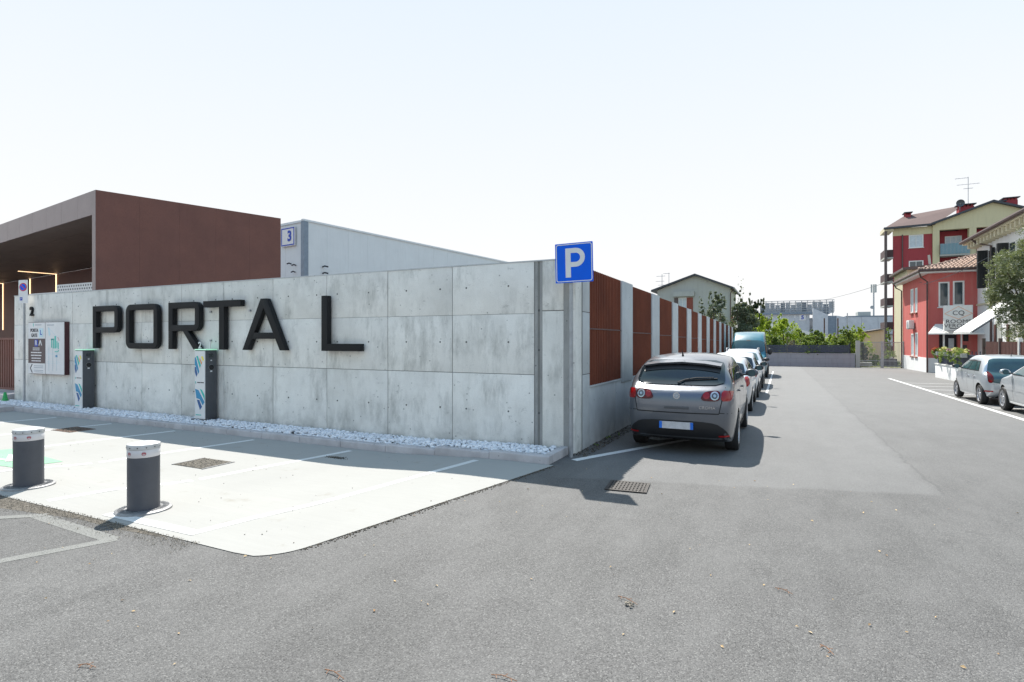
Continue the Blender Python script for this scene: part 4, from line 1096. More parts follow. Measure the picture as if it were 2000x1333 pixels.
def make_car(name, label, loc, rz, P, detail, group=None):
    L, W, Hh = P['L'], P['W'], P['H']; xr, xf, xw = P['xr'], P['xf'], P['xw']; zb, zh, zf = P['zb'], P['zh'], P['zf']
    t = thing(name, label, P.get('cat', 'car'), loc, rz, group)
    hw = W / 2; z0 = P.get('z0', .22); zt = P.get('tumble', .74); zm = P.get('zm', .62)
    # columns: x, z belt, z top (None = no cabin), width factor, lower factor
    C = [(-L / 2 + .04, zb, None, .90), (-L / 2 + .35 if xr > -L / 2 + .3 else xr, zb + .01, None if xr > -L / 2 + .3 else Hh - .05, .985)]
    if xr > -L / 2 + .3: C.append((xr, zb + .0, Hh - P.get('rdrop', .08), 1.0))
    C += [((xr + xf) / 2, (zb + zh) / 2 + .01, Hh + .01, 1.0), (xf, zh + .03, Hh - .05, 1.0), (xw, zh, None, 1.0), (L / 2 - .55, zf + (zh - zf) * .55, None, .98), (L / 2 - .05, zf, None, .82)]
    n = len(C); cab = [i for i, c in enumerate(C) if c[2] is not None]; a, b = cab[0], cab[-1]
    ver = {}; VV = []; FF = []
    def vid(key, co):
        if key not in ver: ver[key] = len(VV); VV.append(co)
        return ver[key]
    def S(i, r_, sd):
        x, zbl, ztp, wf = C[i]
        end = (-1 if i == 0 else 1 if i == n - 1 else 0)
        co = [(x - end * .05, hw * wf * .92, z0), (x, hw * wf * 1.0, zm), (x, hw * wf * .955, zbl), (x, hw * zt, ztp)][r_]
        if r_ == 0 and end: co = (co[0], co[1], z0 + .05)
        return vid(('s', i, r_, sd), (co[0], co[1] * sd, co[2]))
    for sd in (1, -1):
        for i in range(n - 1):
            for r_ in (0, 1): 
                q_ = (S(i, r_, sd), S(i + 1, r_, sd), S(i + 1, r_ + 1, sd), S(i, r_ + 1, sd)); FF.append(q_ if sd < 0 else q_[::-1])
            if a <= i < b:
                q_ = (S(i, 2, sd), S(i + 1, 2, sd), S(i + 1, 3, sd), S(i, 3, sd)); FF.append(q_ if sd < 0 else q_[::-1])
        if a > 0: q_ = (S(a - 1, 2, sd), S(a, 2, sd), S(a, 3, sd)); FF.append(q_ if sd < 0 else q_[::-1])
        q_ = (S(b, 2, sd), S(b + 1, 2, sd), S(b, 3, sd)); FF.append(q_ if sd < 0 else q_[::-1])
    path = [(0, 0), (0, 1)] + [(i, 2) for i in range(0, a)] + [(i, 3) for i in range(a, b + 1)] + [(i, 2) for i in range(b + 1, n)] + [(n - 1, 1), (n - 1, 0)] + [(i, 0) for i in range(n - 2, 0, -1)]
    fr_ = [-1, -.72, -.3, .3, .72, 1]
    def row(k):
        i, r_ = path[k]; base = VV[S(i, r_, 1)]; out = []
        for f in fr_:
            if abs(f) == 1: out.append(S(i, r_, int(f))); continue
            x, y, z = base; g = 1 - f * f
            cr = P.get('crown', .035)
            if i == 0 and r_ <= 2: x -= P.get('rb', .13) * g
            if i == n - 1: x += .20 * g
            if i == b + 1 and r_ == 2: x += .16 * g
            if r_ == 3: z += cr * g; x += (.10 * g if i == b else -.05 * g if i == a else 0)
            if r_ == 2 and i > b: z += .045 * g
            out.append(vid(('m', k, f), (x, y * f, z)))
        return out
    rows = [row(k) for k in range(len(path))]
    for k in range(len(path)):
        A_, B_ = rows[k], rows[(k + 1) % len(path)]
        for j in range(len(fr_) - 1): FF.append((A_[j], B_[j], B_[j + 1], A_[j + 1]))
    me = bpy.data.meshes.new('cage'); me.from_pydata(VV, [], FF); me.materials.append(M[P['paint']]); me.materials.append(M['darkgap'])
    bm = bmesh.new(); bm.from_mesh(me); bmesh.ops.recalc_face_normals(bm, faces=bm.faces)
    cl = bm.edges.layers.float.new('crease_edge')
    bm.verts.ensure_lookup_table()
    inv = {v: k for k, v in ver.items()}
    for e in bm.edges:
        ka, kb = inv[e.verts[0].index], inv[e.verts[1].index]
        if ka[0] == 's' and kb[0] == 's':
            if ka[2] == 2 and kb[2] == 2: e[cl] = P.get('cr_belt', .45)
            elif ka[2] == 3 and kb[2] == 3: e[cl] = P.get('cr_roof', .35)
            elif ka[2] == 0 and kb[2] == 0: e[cl] = .5
            elif ka[1] == kb[1] and ka[1] in (0,) and P.get('cr_rear'): e[cl] = P['cr_rear']
        elif ka[0] == 'm' and kb[0] == 'm' or ka[0] != kb[0]:
            # across rows: crease the base of the glass and the bottom edge
            pass
    bm.to_mesh(me); bm.free()
    cage = bpy.data.objects.new('cage', me); col.objects.link(cage)
    sm_ = cage.modifiers.new('s', 'SUBSURF'); sm_.levels = 3; sm_.render_levels = 3
    r_w = P.get('r', .32); wb2 = P['wb'] / 2; wo = P.get('wo', 0); WX = (-wb2 + wo, wb2 + wo)
    cut = MB()
    for x in WX:
        for sd in (1, -1): cut.cyl((x, r_w + .01), r_w + .055, sd * (hw - .30), sd * (hw + .3), 32, axis='y')
    cme = cut.mesh('cut', 'darkgap'); cuto = bpy.data.objects.new('cut', cme); col.objects.link(cuto)
    bpy.context.view_layer.update(); dg = bpy.context.evaluated_depsgraph_get()
    m0 = bpy.data.meshes.new_from_object(cage.evaluated_get(dg))
    bvh = BVHTree.FromPolygons([v.co for v in m0.vertices], [tuple(p.vertices) for p in m0.polygons])
    bo_ = cage.modifiers.new('b', 'BOOLEAN'); bo_.operation = 'DIFFERENCE'; bo_.object = cuto; bo_.solver = 'EXACT'; bo_.material_mode = 'TRANSFER'
    bpy.context.view_layer.update(); dg = bpy.context.evaluated_depsgraph_get()
    m1 = bpy.data.meshes.new_from_object(cage.evaluated_get(dg)); m1.name = 'body'
    if len(m1.polygons) < 100: m1 = m0
    bpy.data.objects.remove(cage); bpy.data.objects.remove(cuto)
    m1.shade_smooth(); m1.set_sharp_from_angle(angle=R(38))
    body = link('body', m1, t)
    # wheels
    ty, rm, dk = wheel_meshes(r_w, P.get('tw', .20), P.get('spokes', 5))
    for x in WX:
        for sd in (1, -1):
            w_ = bpy.data.objects.new('wheel', ty); col.objects.link(w_); w_.parent = t; w_.location = (x, sd * (hw - .115), r_w)
            turn = P.get('steer', 0) if x > 0 else 0
            w_.rotation_euler = (0, random.uniform(0, 1) if sd > 0 else -random.uniform(0, 1), turn + (0 if sd > 0 else math.pi))
            link('rim', rm, w_); link('brake_disc', dk, w_)
    # side glass
    ztp = Hh - P.get('gt', .15); pl_ = P['pillars']
    def gb(x): return zb + .05 + (zh + .05 - zb - .05) * (x - xr) / (xw - xr)
    x_b0, x_t0 = P.get('gx', (xr - .1, xr + .14)); x_b1, x_t1 = xw - .32, xf - .03
    for sd in (1, -1):
        ax = 'y+' if sd > 0 else 'y-'
        outl = [(x_b0, gb(x_b0)), (x_b1, gb(x_b1)), (x_t1, ztp - .02), ((x_t0 + x_t1) / 2, ztp + .005), (x_t0, ztp - .03)]
        if P.get('sidewin', True):
            patch(bvh, outl, ax, .004, .1, 'window_trim', P.get('trim', 'black'), t)
            def xb(f): return x_b0 + .05 + (x_b1 - x_b0 - .13) * f
            def xt(f): return x_t0 + .03 + (x_t1 - x_t0 - .08) * f
            fs = [0] + pl_ + [1]
            for f0, f1 in zip(fs, fs[1:]):
                g0 = f0 + (.018 if f0 else 0); g1 = f1 - (.018 if f1 < 1 else 0)
                patch(bvh, [(xb(g0), gb(xb(g0)) + .025), (xb(g1), gb(xb(g1)) + .025), (xt(g1), ztp - .045), (xt(g0), ztp - .045)], ax, .009, .1, 'side_window', P.get('gl', 'glass'), t)
            # doors
            for f in P.get('doors', [.35, .72]):
                x = xb(f); patch(bvh, seam((x, .30), (x, gb(x))), ax, .0035, .12, 'door_seam', 'darkgap', t)
            for f in P.get('handles', [.30, .64]):
                x = xb(f); MB().box(x - .17, x, sd * (hw * .985) - .012, sd * (hw * .985) + .022, zb - .12, zb - .09).build('door_handle', P.get('hmat', P['paint']), t, bevel=.008)
        patch(bvh, [(WX[0] + r_w + .1, z0 + .03), (WX[1] - r_w - .1, z0 + .03), (WX[1] - r_w - .1, z0 + .09), (WX[0] + r_w + .1, z0 + .09)], ax, .010, .15, 'sill_trim', P.get('sill', P['paint']), t)
        # mirror
        mx, mz = xw - P.get('mx', .42), zh + .12
        mr = MB(); 
        prof = [(-.07, .0, .0), (-.07, .02, .0)]
        mshell = bmesh.new(); bmesh.ops.create_icosphere(mshell, subdivisions=3, radius=1)
        ms = P.get('ms', (.085, .125, .085))
        for v in mshell.verts:
            v.co = Vector((v.co.x * ms[0] * (.6 if v.co.x < 0 else 1.1), v.co.y * ms[1], v.co.z * ms[2] * (1 if v.co.z > 0 else .85)))
        mm = bpy.data.meshes.new('mirror'); mshell.to_mesh(mm); mshell.free(); mm.materials.append(M[P.get('mirmat', P['paint'])]); mm.shade_smooth()
        mo = link('mirror', mm, t, loc=(mx, sd * (hw + .09), mz))
        g_ = MB().cyl((0, 0), .07, -.058, -.050, 20, axis='x'); g_.build('mirror_glass', 'glass_teal', mo)
        MB().box(-.03, .03, -sd * .16 if sd > 0 else .02, -sd * .02 if sd > 0 else .16, -.05, -.02).build('mirror_arm', 'black', mo)
    # rear glass, windscreen
    rw = P.get('rearglass', (hw * .70, hw * .80, Hh - .13, zb + .06))
    if rw:
        o_ = chaikin([(-rw[1], rw[3]), (rw[1], rw[3]), (rw[0], rw[2]), (-rw[0], rw[2])], 2, .12)
        patch(bvh, o_, 'x-', .012, .05, 'rear_window', P.get('glr', 'glass'), t)
    fw = P.get('frontglass', (hw * .64, hw * .80, Hh - .14, zh + .07))
    o_ = chaikin([(-fw[1], fw[3]), (fw[1], fw[3]), (fw[0], fw[2]), (-fw[0], fw[2])], 2, .1)
    patch(bvh, o_, 'x+', .006, .1, 'windscreen', P.get('glf', 'glass'), t)
    detail(t, bvh, P, body)
    return t
def both(bvh, poly, ax, off, st, nm, mat, t):
    for s in (1, -1): patch(bvh, [(p[0] * s, p[1]) for p in poly], ax, off, st, nm, mat, t)
def plate(t, x, z, sgn, w=.26, h=.055):
    pz_ = MB().box(x - .008, x + .008, -w, w, z - h, z + h).build('number_plate', 'platewhite', t)
    for s in (-1, 1): MB().box(x - .010, x + .010, s * (w - .022) - .022, s * (w - .022) + .022, z - h + .001, z + h - .001).build('blue_band', 'plateblue', pz_)

# --- grey estate seen from behind
def det_grey(t, bvh, P, body):
    hw = P['W'] / 2
    # tailgate seams
    for s in (1, -1):
        patch(bvh, seam((s * .63, .70), (s * .71, 1.10), .012), 'x-', .003, .05, 'tailgate_seam', 'darkgap', t)
    patch(bvh, seam((-.63, .70), (.63, .70), .016), 'x-', .003, .1, 'tailgate_seam', 'darkgap', t)
    # lamps: outer on the wing, inner on the tailgate
    for s in (1, -1):
        ou = chaikin([(s * .655, .895), (s * .795, .90), (s * .81, 1.03), (s * .80, 1.045), (s * .665, 1.05)], 1, .2)
        inn = chaikin([(s * .36, .94), (s * .40, .895), (s * .645, .895), (s * .65, 1.05), (s * .42, 1.035)], 2, .2)
        l1 = patch(bvh, ou, 'x-', .016, .05, 'tail_lamp', 'lampred', t); l2 = patch(bvh, inn, 'x-', .016, .04, 'tail_lamp', 'lampdark', t)
        c16 = lambda cx, cz, r_: [(cx + r_ * math.cos(i * math.pi / 8), cz + r_ * math.sin(i * math.pi / 8)) for i in range(16)]
        patch(bvh, c16(s * .565, .972, .062), 'x-', .020, .03, 'lamp_ring', 'lampclear', l2)
        patch(bvh, c16(s * .565, .972, .042), 'x-', .023, .03, 'lamp_lens', 'anthracite', l2)
        patch(bvh, c16(s * .565, .972, .022), 'x-', .026, .03, 'lamp_lens', 'lampclear', l2)
        patch(bvh, c16(s * .445, .972, .050), 'x-', .020, .03, 'lamp_ring', 'lampred', l2)
        patch(bvh, [(s * .62, .34), (s * .76, .335), (s * .76, .365), (s * .62, .365)], 'x-', .014, .05, 'reflector', 'lampred', t)
    # lower bumper black apron
    ap = chaikin([(-.80, .23), (.80, .23), (.74, .44), (.55, .575), (-.55, .575), (-.74, .44)], 2, .2)
    patch(bvh, ap, 'x-', .007, .07, 'bumper_apron', 'black', t)
    patch(bvh, seam((-.86, .70), (-.64, .715), .01), 'x-', .003, .05, 'bumper_seam', 'darkgap', t); patch(bvh, seam((.86, .70), (.64, .715), .01), 'x-', .003, .05, 'bumper_seam', 'darkgap', t)
    h = bvh.ray_cast(Vector((-9, 0, .50)), Vector((1, 0, 0)))[0]; plate(t, h.x - .03, .50, -1)
    h = bvh.ray_cast(Vector((-9, 0, .78)), Vector((1, 0, 0)))[0]
    MB().box(h.x - .012, h.x + .01, -.19, .19, .76, .80).build('tailgate_grip', 'anthracite', t, bevel=.008)
    h = bvh.ray_cast(Vector((-9, 0, .965)), Vector((1, 0, 0)))[0]
    bd_ = MB().cyl((0, .965), .052, h.x - .018, h.x, 24, axis='x').build('badge', 'chrome', t)
    MB().cyl((0, .965), .040, h.x - .0205, h.x - .0185, 24, axis='x').build('badge_field', 'inkgrey', bd_)
    text('badge_text', 'FIAT', .042, 'signwhite', bd_, (h.x - .0235, 0, .965), rot=(R(90), 0, R(-90)), ext=.001, sx=.75)
    h = bvh.ray_cast(Vector((-9, -.46, .79)), Vector((1, 0, 0)))[0]
    text('badge_text', 'CROMA', .062, 'chrome', t, (h.x - .006, -.46, .79), rot=(R(90), 0, R(-90 + 8)), ext=.002, sx=1.1)
    # spoiler lip and wiper
    hs = [bvh.ray_cast(Vector((-9, y, P['H'] - .115 - .055 * (y / .6) ** 2)), Vector((1, 0, 0)))[0] for y in (-.62, -.36, 0, .36, .62)]
    mb = MB()
    V = []
    for p in hs:
        f = 1 - abs(p.y) * .12
        V += [(p.x + .18, p.y, p.z + .085 * f), (p.x - .09, p.y, p.z + .045 * f), (p.x - .07, p.y, p.z + .012), (p.x + .03, p.y, p.z + .005)]
    F = []
    for k in range(4):
        for j in range(4): F.append((4 * k + j, 4 * k + (j + 1) % 4, 4 * k + 4 + (j + 1) % 4, 4 * k + 4 + j))
    F += [(0, 1, 2, 3), (19, 18, 17, 16)]
    mb.add(V, F); mb.build('spoiler', P['paint'], t, smooth=True)
    ar = [(y_ * .1, P['H'] - .125 - .055 * (y_ / 6) ** 2) for y_ in range(-6, 7)]
    patch(bvh, ar + [(a_[0] * 1.01, a_[1] - .075) for a_ in ar[::-1]], 'x-', .022, .06, 'spoiler_lip', 'black', t)
    pts = []
    for y, z in ((0.02, 1.13), (-.08, 1.18), (-.25, 1.215), (-.52, 1.225)):
        q_ = bvh.ray_cast(Vector((-9, y, z)), Vector((1, 0, 0))); pts.append(q_[0] + q_[1] * .03)
    MB().tube(pts[:3] + [pts[3]], .013, 6, .008).build('wiper', 'black', t)
    MB().tube([Vector(pts[1]) - Vector((.006, 0, .012)), Vector(pts[3]) - Vector((.004, .06, .016))], .010, 5).build('wiper_blade', 'rubber', t)
    MB().tube([(P['xr'] + .12, 0.0, P['H'] + .02), (P['xr'] + .10, 0, P['H'] + .06), (P['xr'] + .0, 0, P['H'] + .13)], .02, 8, .004).build('antenna', 'black', t)
    patch(bvh, [(.1, -1), (.2, -1), (.2, 1), (.1, 1)], 'z', .001, .3, 'roof_seam', P['paint'], t) if 0 else None
grey = dict(crown=.085, L=4.60, W=1.75, H=1.555, xr=-1.78, xf=.55, xw=1.42, zb=1.09, zh=1.05, zf=.82, wb=2.70, wo=-.02, r=.325, paint='p_grey', pillars=[.26, .62], tumble=.80, cr_belt=.3, rdrop=.10, mirmat='p_teal' if 0 else 'anthracite',
            rearglass=(.645, .705, 1.50, 1.115), tw=.215, trim='chrome', rb=.12, gl='glass', glr='glass', cr_rear=.25)
make_car('estate_car', 'dark grey estate car seen from behind, nearest of the row by the fence', (1.485, 3.06, gz(1, 3)), R(90), grey, det_grey, 'cars parked along the fence')

def det_generic(t, bvh, P, body):
    hw = P['W'] / 2; zb = P['zb']
    for s in (1, -1):
        patch(bvh, chaikin([(s * hw * .70, zb - .22), (s * hw * .92, zb - .22), (s * hw * .90, zb + .03), (s * hw * .76, zb + .02)], 1), 'x-', .012, .06, 'tail_lamp', 'lampred', t)
        patch(bvh, chaikin([(s * hw * .45, .62), (s * hw * .84, .64), (s * hw * .86, .80), (s * hw * .55, .74)], 1), 'x+', .012, .06, 'headlight', 'lampclear', t)
    patch(bvh, [(-hw * .75, .24), (hw * .75, .24), (hw * .7, .38), (-hw * .7, .38)], 'x-', .006, .1, 'bumper_apron', 'black', t)
    patch(bvh, chaikin([(-hw * .5, .30), (hw * .5, .30), (hw * .45, .5), (-hw * .45, .5)], 1), 'x+', .006, .1, 'grille', 'black', t)
    h = bvh.ray_cast(Vector((-9, 0, .5)), Vector((1, 0, 0)))[0]; plate(t, h.x - .01, .5, -1)
    h = bvh.ray_cast(Vector((9, 0, .45)), Vector((-1, 0, 0)))[0]; plate(t, h.x + .01, .45, 1)
hatch = dict(L=4.0, W=1.68, H=1.43, xr=-1.45, xf=.35, xw=1.12, zb=.93, zh=.96, zf=.74, wb=2.48, r=.305, paint='p_silver', pillars=[.22, .60], mirmat='black', trim='chrome')
make_car('hatchback_car', 'silver hatchback with chrome window line, second in the row by the fence', (1.50, 9.05, gz(1, 9)), R(90), hatch, det_generic, 'cars parked along the fence')
white = dict(hatch, L=3.65, H=1.50, xr=-1.3, xf=.3, xw=.95, wb=2.35, W=1.64, paint='p_white', trim='black')
make_car('hatchback_car', 'small white hatchback, third in the row by the fence', (1.55, 13.35, gz(1, 13)), R(90), white, det_generic, 'cars parked along the fence')
def det_suv(t, bvh, P, body):
    det_generic(t, bvh, P, body); hw = P['W'] / 2
    for s in (1, -1):
        pts = [(P['xr'] + .15, s * hw * .70, P['H'] - .03), (P['xr'] + .3, s * hw * .71, P['H'] + .05), (P['xf'] - .3, s * hw * .70, P['H'] + .05), (P['xf'] - .1, s * hw * .69, P['H'] - .02)]
        MB().tube(pts, .022, 8).build('roof_rail', 'chrome', t)
suv = dict(hatch, L=4.3, W=1.80, H=1.60, xr=-1.6, xf=.45, xw=1.2, zb=1.05, zh=1.06, zf=.86, wb=2.6, r=.34, paint='p_pearl', glf='glass_teal', trim='black')
make_car('suv_car', 'pale silver off-road style car with roof rails facing the camera', (1.50, 18.2, gz(1, 18)), R(-90), suv, det_suv, 'cars parked along the fence')
def det_van(t, bvh, P, body):
    hw = P['W'] / 2
    for s in (1, -1):
        patch(bvh, chaikin([(s * .55, .80), (s * .90, .82), (s * .93, 1.15), (s * .72, 1.08)], 1), 'x+', .012, .08, 'headlight', 'lampclear', t)
    patch(bvh, chaikin([(-.6, .45), (.6, .45), (.6, .85), (-.6, .85)], 1), 'x+', .008, .1, 'grille', 'black', t)
    patch(bvh, [(-.9, .25), (.9, .25), (.9, .42), (-.9, .42)], 'x+', .008, .1, 'bumper', 'black', t)
    patch(bvh, [(-.12, 2.06), (.12, 2.06), (.10, 2.10), (-.10, 2.10)], 'x+', .012, .1, 'sensor_cover', 'black', t)
    for s, ax in ((1, 'y+'), (-1, 'y-')):
        patch(bvh, [(1.05, 1.38), (2.0, 1.36), (1.62, 2.0), (1.05, 2.02)], ax, .008, .1, 'side_window', 'glass', t)
        for x in (.95, -.3, -1.6): patch(bvh, seam((x, .45), (x, 2.2), .014), ax, .003, .15, 'door_seam', 'darkgap', t)
        patch(bvh, [(-1.3, .62), (1.1, .62), (1.1, .72), (-1.3, .72)], ax, .01, .2, 'side_trim', 'black', t)
van = dict(L=5.6, W=2.02, H=2.58, xr=-2.72, xf=1.35, xw=2.05, zb=1.3, zh=1.32, zf=1.08, zm=.75, wb=3.5, wo=.05, r=.34, tumble=.80, paint='p_teal', pillars=[], sidewin=False, mirmat='black', ms=(.07, .12, .19), mx=.15,
           rearglass=None, frontglass=(.74, .86, 2.08, 1.42), glf='glass_teal', cat='van', cr_belt=.1, cr_roof=.55, tw=.22)
make_car('delivery_van', 'tall teal delivery van facing the camera at the end of the row', (1.42, 27.4, gz(1, 27)), R(-90), van, det_van)

def det_up(t, bvh, P, body):
    hw = P['W'] / 2
    gl = chaikin([(-.66, .68), (.66, .68), (.68, 1.0), (.60, 1.40), (-.60, 1.40), (-.68, 1.0)], 2, .12)
    patch(bvh, gl, 'x-', .012, .07, 'tailgate_glass', 'glass_teal', t)
    for s in (1, -1):
        l_ = patch(bvh, chaikin([(s * .60, .69), (s * .70, .69), (s * .71, 1.0), (s * .64, 1.02), (s * .58, .85)], 2, .2), 'x-', .020, .05, 'tail_lamp', 'lampdark', t)
        patch(bvh, chaikin([(s * .62, .71), (s * .685, .71), (s * .69, .78), (s * .63, .78)], 1, .2), 'x-', .024, .05, 'lamp_lens', 'lampred', l_)
        patch(bvh, [(s * .58, .42), (s * .76, .42), (s * .74, .46), (s * .60, .46)], 'x-', .012, .05, 'reflector', 'lampred', t)
        patch(bvh, chaikin([(s * .5, .6), (s * .7, .62), (s * .7, .85), (s * .55, .78)], 1), 'x+', .012, .06, 'headlight', 'lampclear', t)
    patch(bvh, chaikin([(-.55, .22), (.55, .22), (.45, .33), (-.45, .33)], 1), 'x-', .008, .08, 'bumper_apron', 'black', t)
    patch(bvh, seam((-.62, .665), (.62, .665), .02), 'x-', .014, .1, 'chrome_strip', 'chrome', t)
    h = bvh.ray_cast(Vector((-9, 0, .5)), Vector((1, 0, 0)))[0]; plate(t, h.x - .01, .52, -1)
    MB().tube([(-1.1, 0, 1.48), (-1.2, 0, 1.60)], .012, 6, .004).build('antenna', 'black', t)
up = dict(L=3.56, W=1.66, H=1.49, xr=-1.42, xf=.30, xw=1.05, zb=.95, zh=.97, zf=.76, wb=2.42, wo=-.02, r=.30, tw=.18, paint='p_silver', pillars=[.18, .56], doors=[.20, .58], handles=[.22, .56], mirmat='black', ms=(.07, .12, .07),
          rearglass=None, tumble=.78, rdrop=.05, rb=.08, gx=(-1.15, -1.02), gl='glass_teal', hmat='chrome')
make_car('city_car', 'small silver city car with dark glass tailgate by the white planter wall', (9.28, 14.38, gz(9, 14)), R(90), up, det_up, 'silver cars on the right')
def det_golf(t, bvh, P, body):
    det_generic(t, bvh, P, body); hw = P['W'] / 2
    for s, ax in ((1, 'y+'), (-1, 'y-')): patch(bvh, [(-1.2, .60), (1.1, .60), (1.1, .64), (-1.2, .64)], ax, .014, .2, 'side_trim', 'p_silver2', t)
golf = dict(L=4.15, W=1.74, H=1.44, xr=-1.5, xf=.22, xw=1.05, zb=.93, zh=.95, zf=.74, wb=2.51, r=.315, paint='p_silver2', pillars=[.20, .55], doors=[.57, .96], handles=[.52, .16], ms=(.07, .115, .08), mx=.34, gl='glass_teal', spokes=7, wo=.04)
make_car('compact_car', 'silver compact car cut off by the right edge of the photo', (9.36, 10.0, gz(9, 10)), R(90), golf, det_golf, 'silver cars on the right')

# ================================================================== RIGHT SIDE: RED HOUSE
GF = -.42
def window(parent, x0, x1, z0, z1, y, frame='frame_white', fill='pane', d=.06, mull=1, fw=.06, sill=True):
    """window in a wall facing -y (local): frame ring, panes, sill"""
    w = MB(); o_ = rc(x0, x1, z0, z1); i_ = rc(x0 + fw, x1 - fw, z0 + fw, z1 - fw); w.add(*frame_ring(o_, i_, y - .02, y + d))
    for k in range(1, mull + 1):
        xm = x0 + (x1 - x0) * k / (mull + 1); w.box(xm - .03, xm + .03, y + .012, y + .05, z0 + fw + .001, z1 - fw - .001)
    f = w.build('window', frame, parent)
    MB().box(x0 + fw, x1 - fw, y + .055, y + .07, z0 + fw, z1 - fw).build('pane', fill, f)
    if sill: MB().box(x0 - .08, x1 + .08, y - .09, y - .021, z0 - .07, z0 - .002).build('sill', frame, f)
    return f
HX, HY = 12.15, 37.9
rh = thing('red_house', 'red two-storey house with white plinth and tiled hip roof', 'house', (HX, HY, GF))
top = 6.75
gz_ = GF
def rel(u, v): x, z = onY(u, v, HY); return x - HX, z - GF
w1 = (*sorted((rel(1833, 0)[0], rel(1854.5, 0)[0])), rel(0, 600)[1] if 0 else rel(1845, 600)[1], rel(1845, 551)[1])
w2 = (*sorted((rel(1861, 0)[0], rel(1883.5, 0)[0])), rel(1872, 597)[1], rel(1872, 549)[1])
dr = (rel(1834, 0)[0], rel(1871, 0)[0], rel(1850, 682)[1], rel(1850, 651)[1])
sw = (rel(1881, 0)[0], rel(1892, 0)[0], rel(1886, 667)[1], rel(1886, 650)[1])
FWD = 3.0
mb = wallmesh(MB(), 0, FWD, 1.0, top, 0, .35, [w1, w2, dr, sw]); mb.build('front_wall', 'redwall', rh)
sidew = []
for (u0, u1, v0, v1) in ((1779, 1784.5, 612, 565), (1787.5, 1792, 611, 563), (1780, 1785, 696, 652), (1788, 1793, 697, 650)):
    a = [onX(u, (v0 + v1) / 2, HX)[0] - HY for u in (u0, u1)]; y_m = sum(a) / 2; um = (u0 + u1) / 2
    sidew.append((min(a), max(a), onX(um, v0, HX)[1] - GF, onX(um, v1, HX)[1] - GF))
SL = 8.6
mb = wallmesh(MB(), .35, SL, 1.0, top, 0, .3, sidew, axis='y'); mb.build('side_wall', 'redwall', rh)
MB().box(-.03, .0, -.03, SL, -.3, .999).build('plinth', 'whitewall', rh); MB().box(0.001, FWD, -.03, .3, -.3, .999).build('plinth', 'whitewall', rh)
MB().box(.31, FWD, .36, SL, -.3, top).build('core', 'ink', rh)
for w_ in (w1, w2): window(rh, *w_, 0, mull=0, fw=.09)
for a0, a1, z0, z1 in sidew:
    f_ = MB(); V, F = frame_ring(rc(a0, a1, z0, z1), rc(a0 + .1, a1 - .1, z0 + .1, z1 - .1), -.02, .06); f_.add([(p[1], p[0], p[2]) for p in V], F)
    f = f_.build('window', 'frame_white', rh); MB().box(.03, .05, a0 + .1, a1 - .1, z0 + .1, z1 - .1).build('pane', 'blind', f)
    MB().box(-.10, -.021, a0 - .05, a1 + .05, z0 - .09, z0 - .003).build('sill', 'brickred', f)
MB().box(sw[0], sw[1], .04, .1, sw[2], sw[3]).build('vent_grille', 'shutter', rh)
MB().box(sw[0] - .02, sw[1] - .1, -.04, -.001, sw[2] - .75, sw[2] - .25).build('notice_box', 'boardbrown', rh)
# entrance: posts, small canopy, interior dark, jambs
for x in (dr[0] + .02, dr[1] - .08): MB().box(x, x + .07, -1.0, -.93, 0, dr[3] - .02).build('porch_post', 'frame_white', rh)
MB().add([(dr[0] - .9, -1.5, dr[3] - .02), (dr[1] + 2.2, -1.5, dr[3] - .02), (dr[1] + 2.2, -.003, dr[3] + .62), (dr[0] - .2, -.003, dr[3] + .62), (dr[0] - .9, -1.5, dr[3] - .10), (dr[1] + 2.2, -1.5, dr[3] - .10), (dr[1] + 2.2, -.003, dr[3] + .5), (dr[0] - .2, -.003, dr[3] + .5)],
         [(0, 1, 2, 3), (7, 6, 5, 4), (0, 4, 5, 1), (3, 2, 6, 7), (0, 3, 7, 4), (1, 5, 6, 2)]).build('porch_roof', 'awning', rh)
dfr = MB().box(dr[0] + .25, dr[0] + .32, .2, .26, 0.2, dr[3]).build('door_frame', 'frame_white', rh)
MB().box((dr[0] + dr[1]) / 2 + .05, (dr[0] + dr[1]) / 2 + .35, .22, .25, .2, dr[3] - .35).build('door_pane', 'blind', rh)
# eaves and gutter
EZ = top
MB().box(-.55, FWD + .8, -.55, SL + .3, EZ, EZ + .10).build('eave_board', 'frame_white', rh)
MB().tube([(-.60, -.60, EZ + .16), (-.60, SL + .35, EZ + .16)], .085, 8).build('gutter', 'gutter', rh); MB().tube([(-.60, -.60, EZ + .16), (FWD + .8, -.60, EZ + .16)], .085, 8).build('gutter', 'gutter', rh)
MB().tube([(-.58, -.35, EZ + .1), (-.45, -.2, EZ - .25), (-.08, -.1, EZ - .55), (-.08, -.1, -.1)], .05, 8).build('downpipe', 'gutter', rh)
MB().tube([(-.58, SL + .1, EZ + .1), (-.45, SL, EZ - .25), (-.08, SL - .05, EZ - .5), (-.08, SL - .05, -.1)], .05, 8).build('downpipe', 'gutter', rh)
# hip roof: front slope facing the camera + street slope
RX, RZ = 4.6, 1.62
roofv = [(-.62, -.62, EZ + .20), (8.5, -.62, EZ + .20), (8.5, 3.9, EZ + .2 + RZ), (RX, 3.9, EZ + .2 + RZ), (-.62, SL + .3, EZ + .2), (RX, SL + .3 , EZ + .2 + RZ)]
MB().add([tuple(Vector(p) - Vector((0, 0, .04))) for p in roofv], [(0, 1, 2, 3), (0, 3, 5, 4)]).build('roof_deck', 'tile_far', rh)
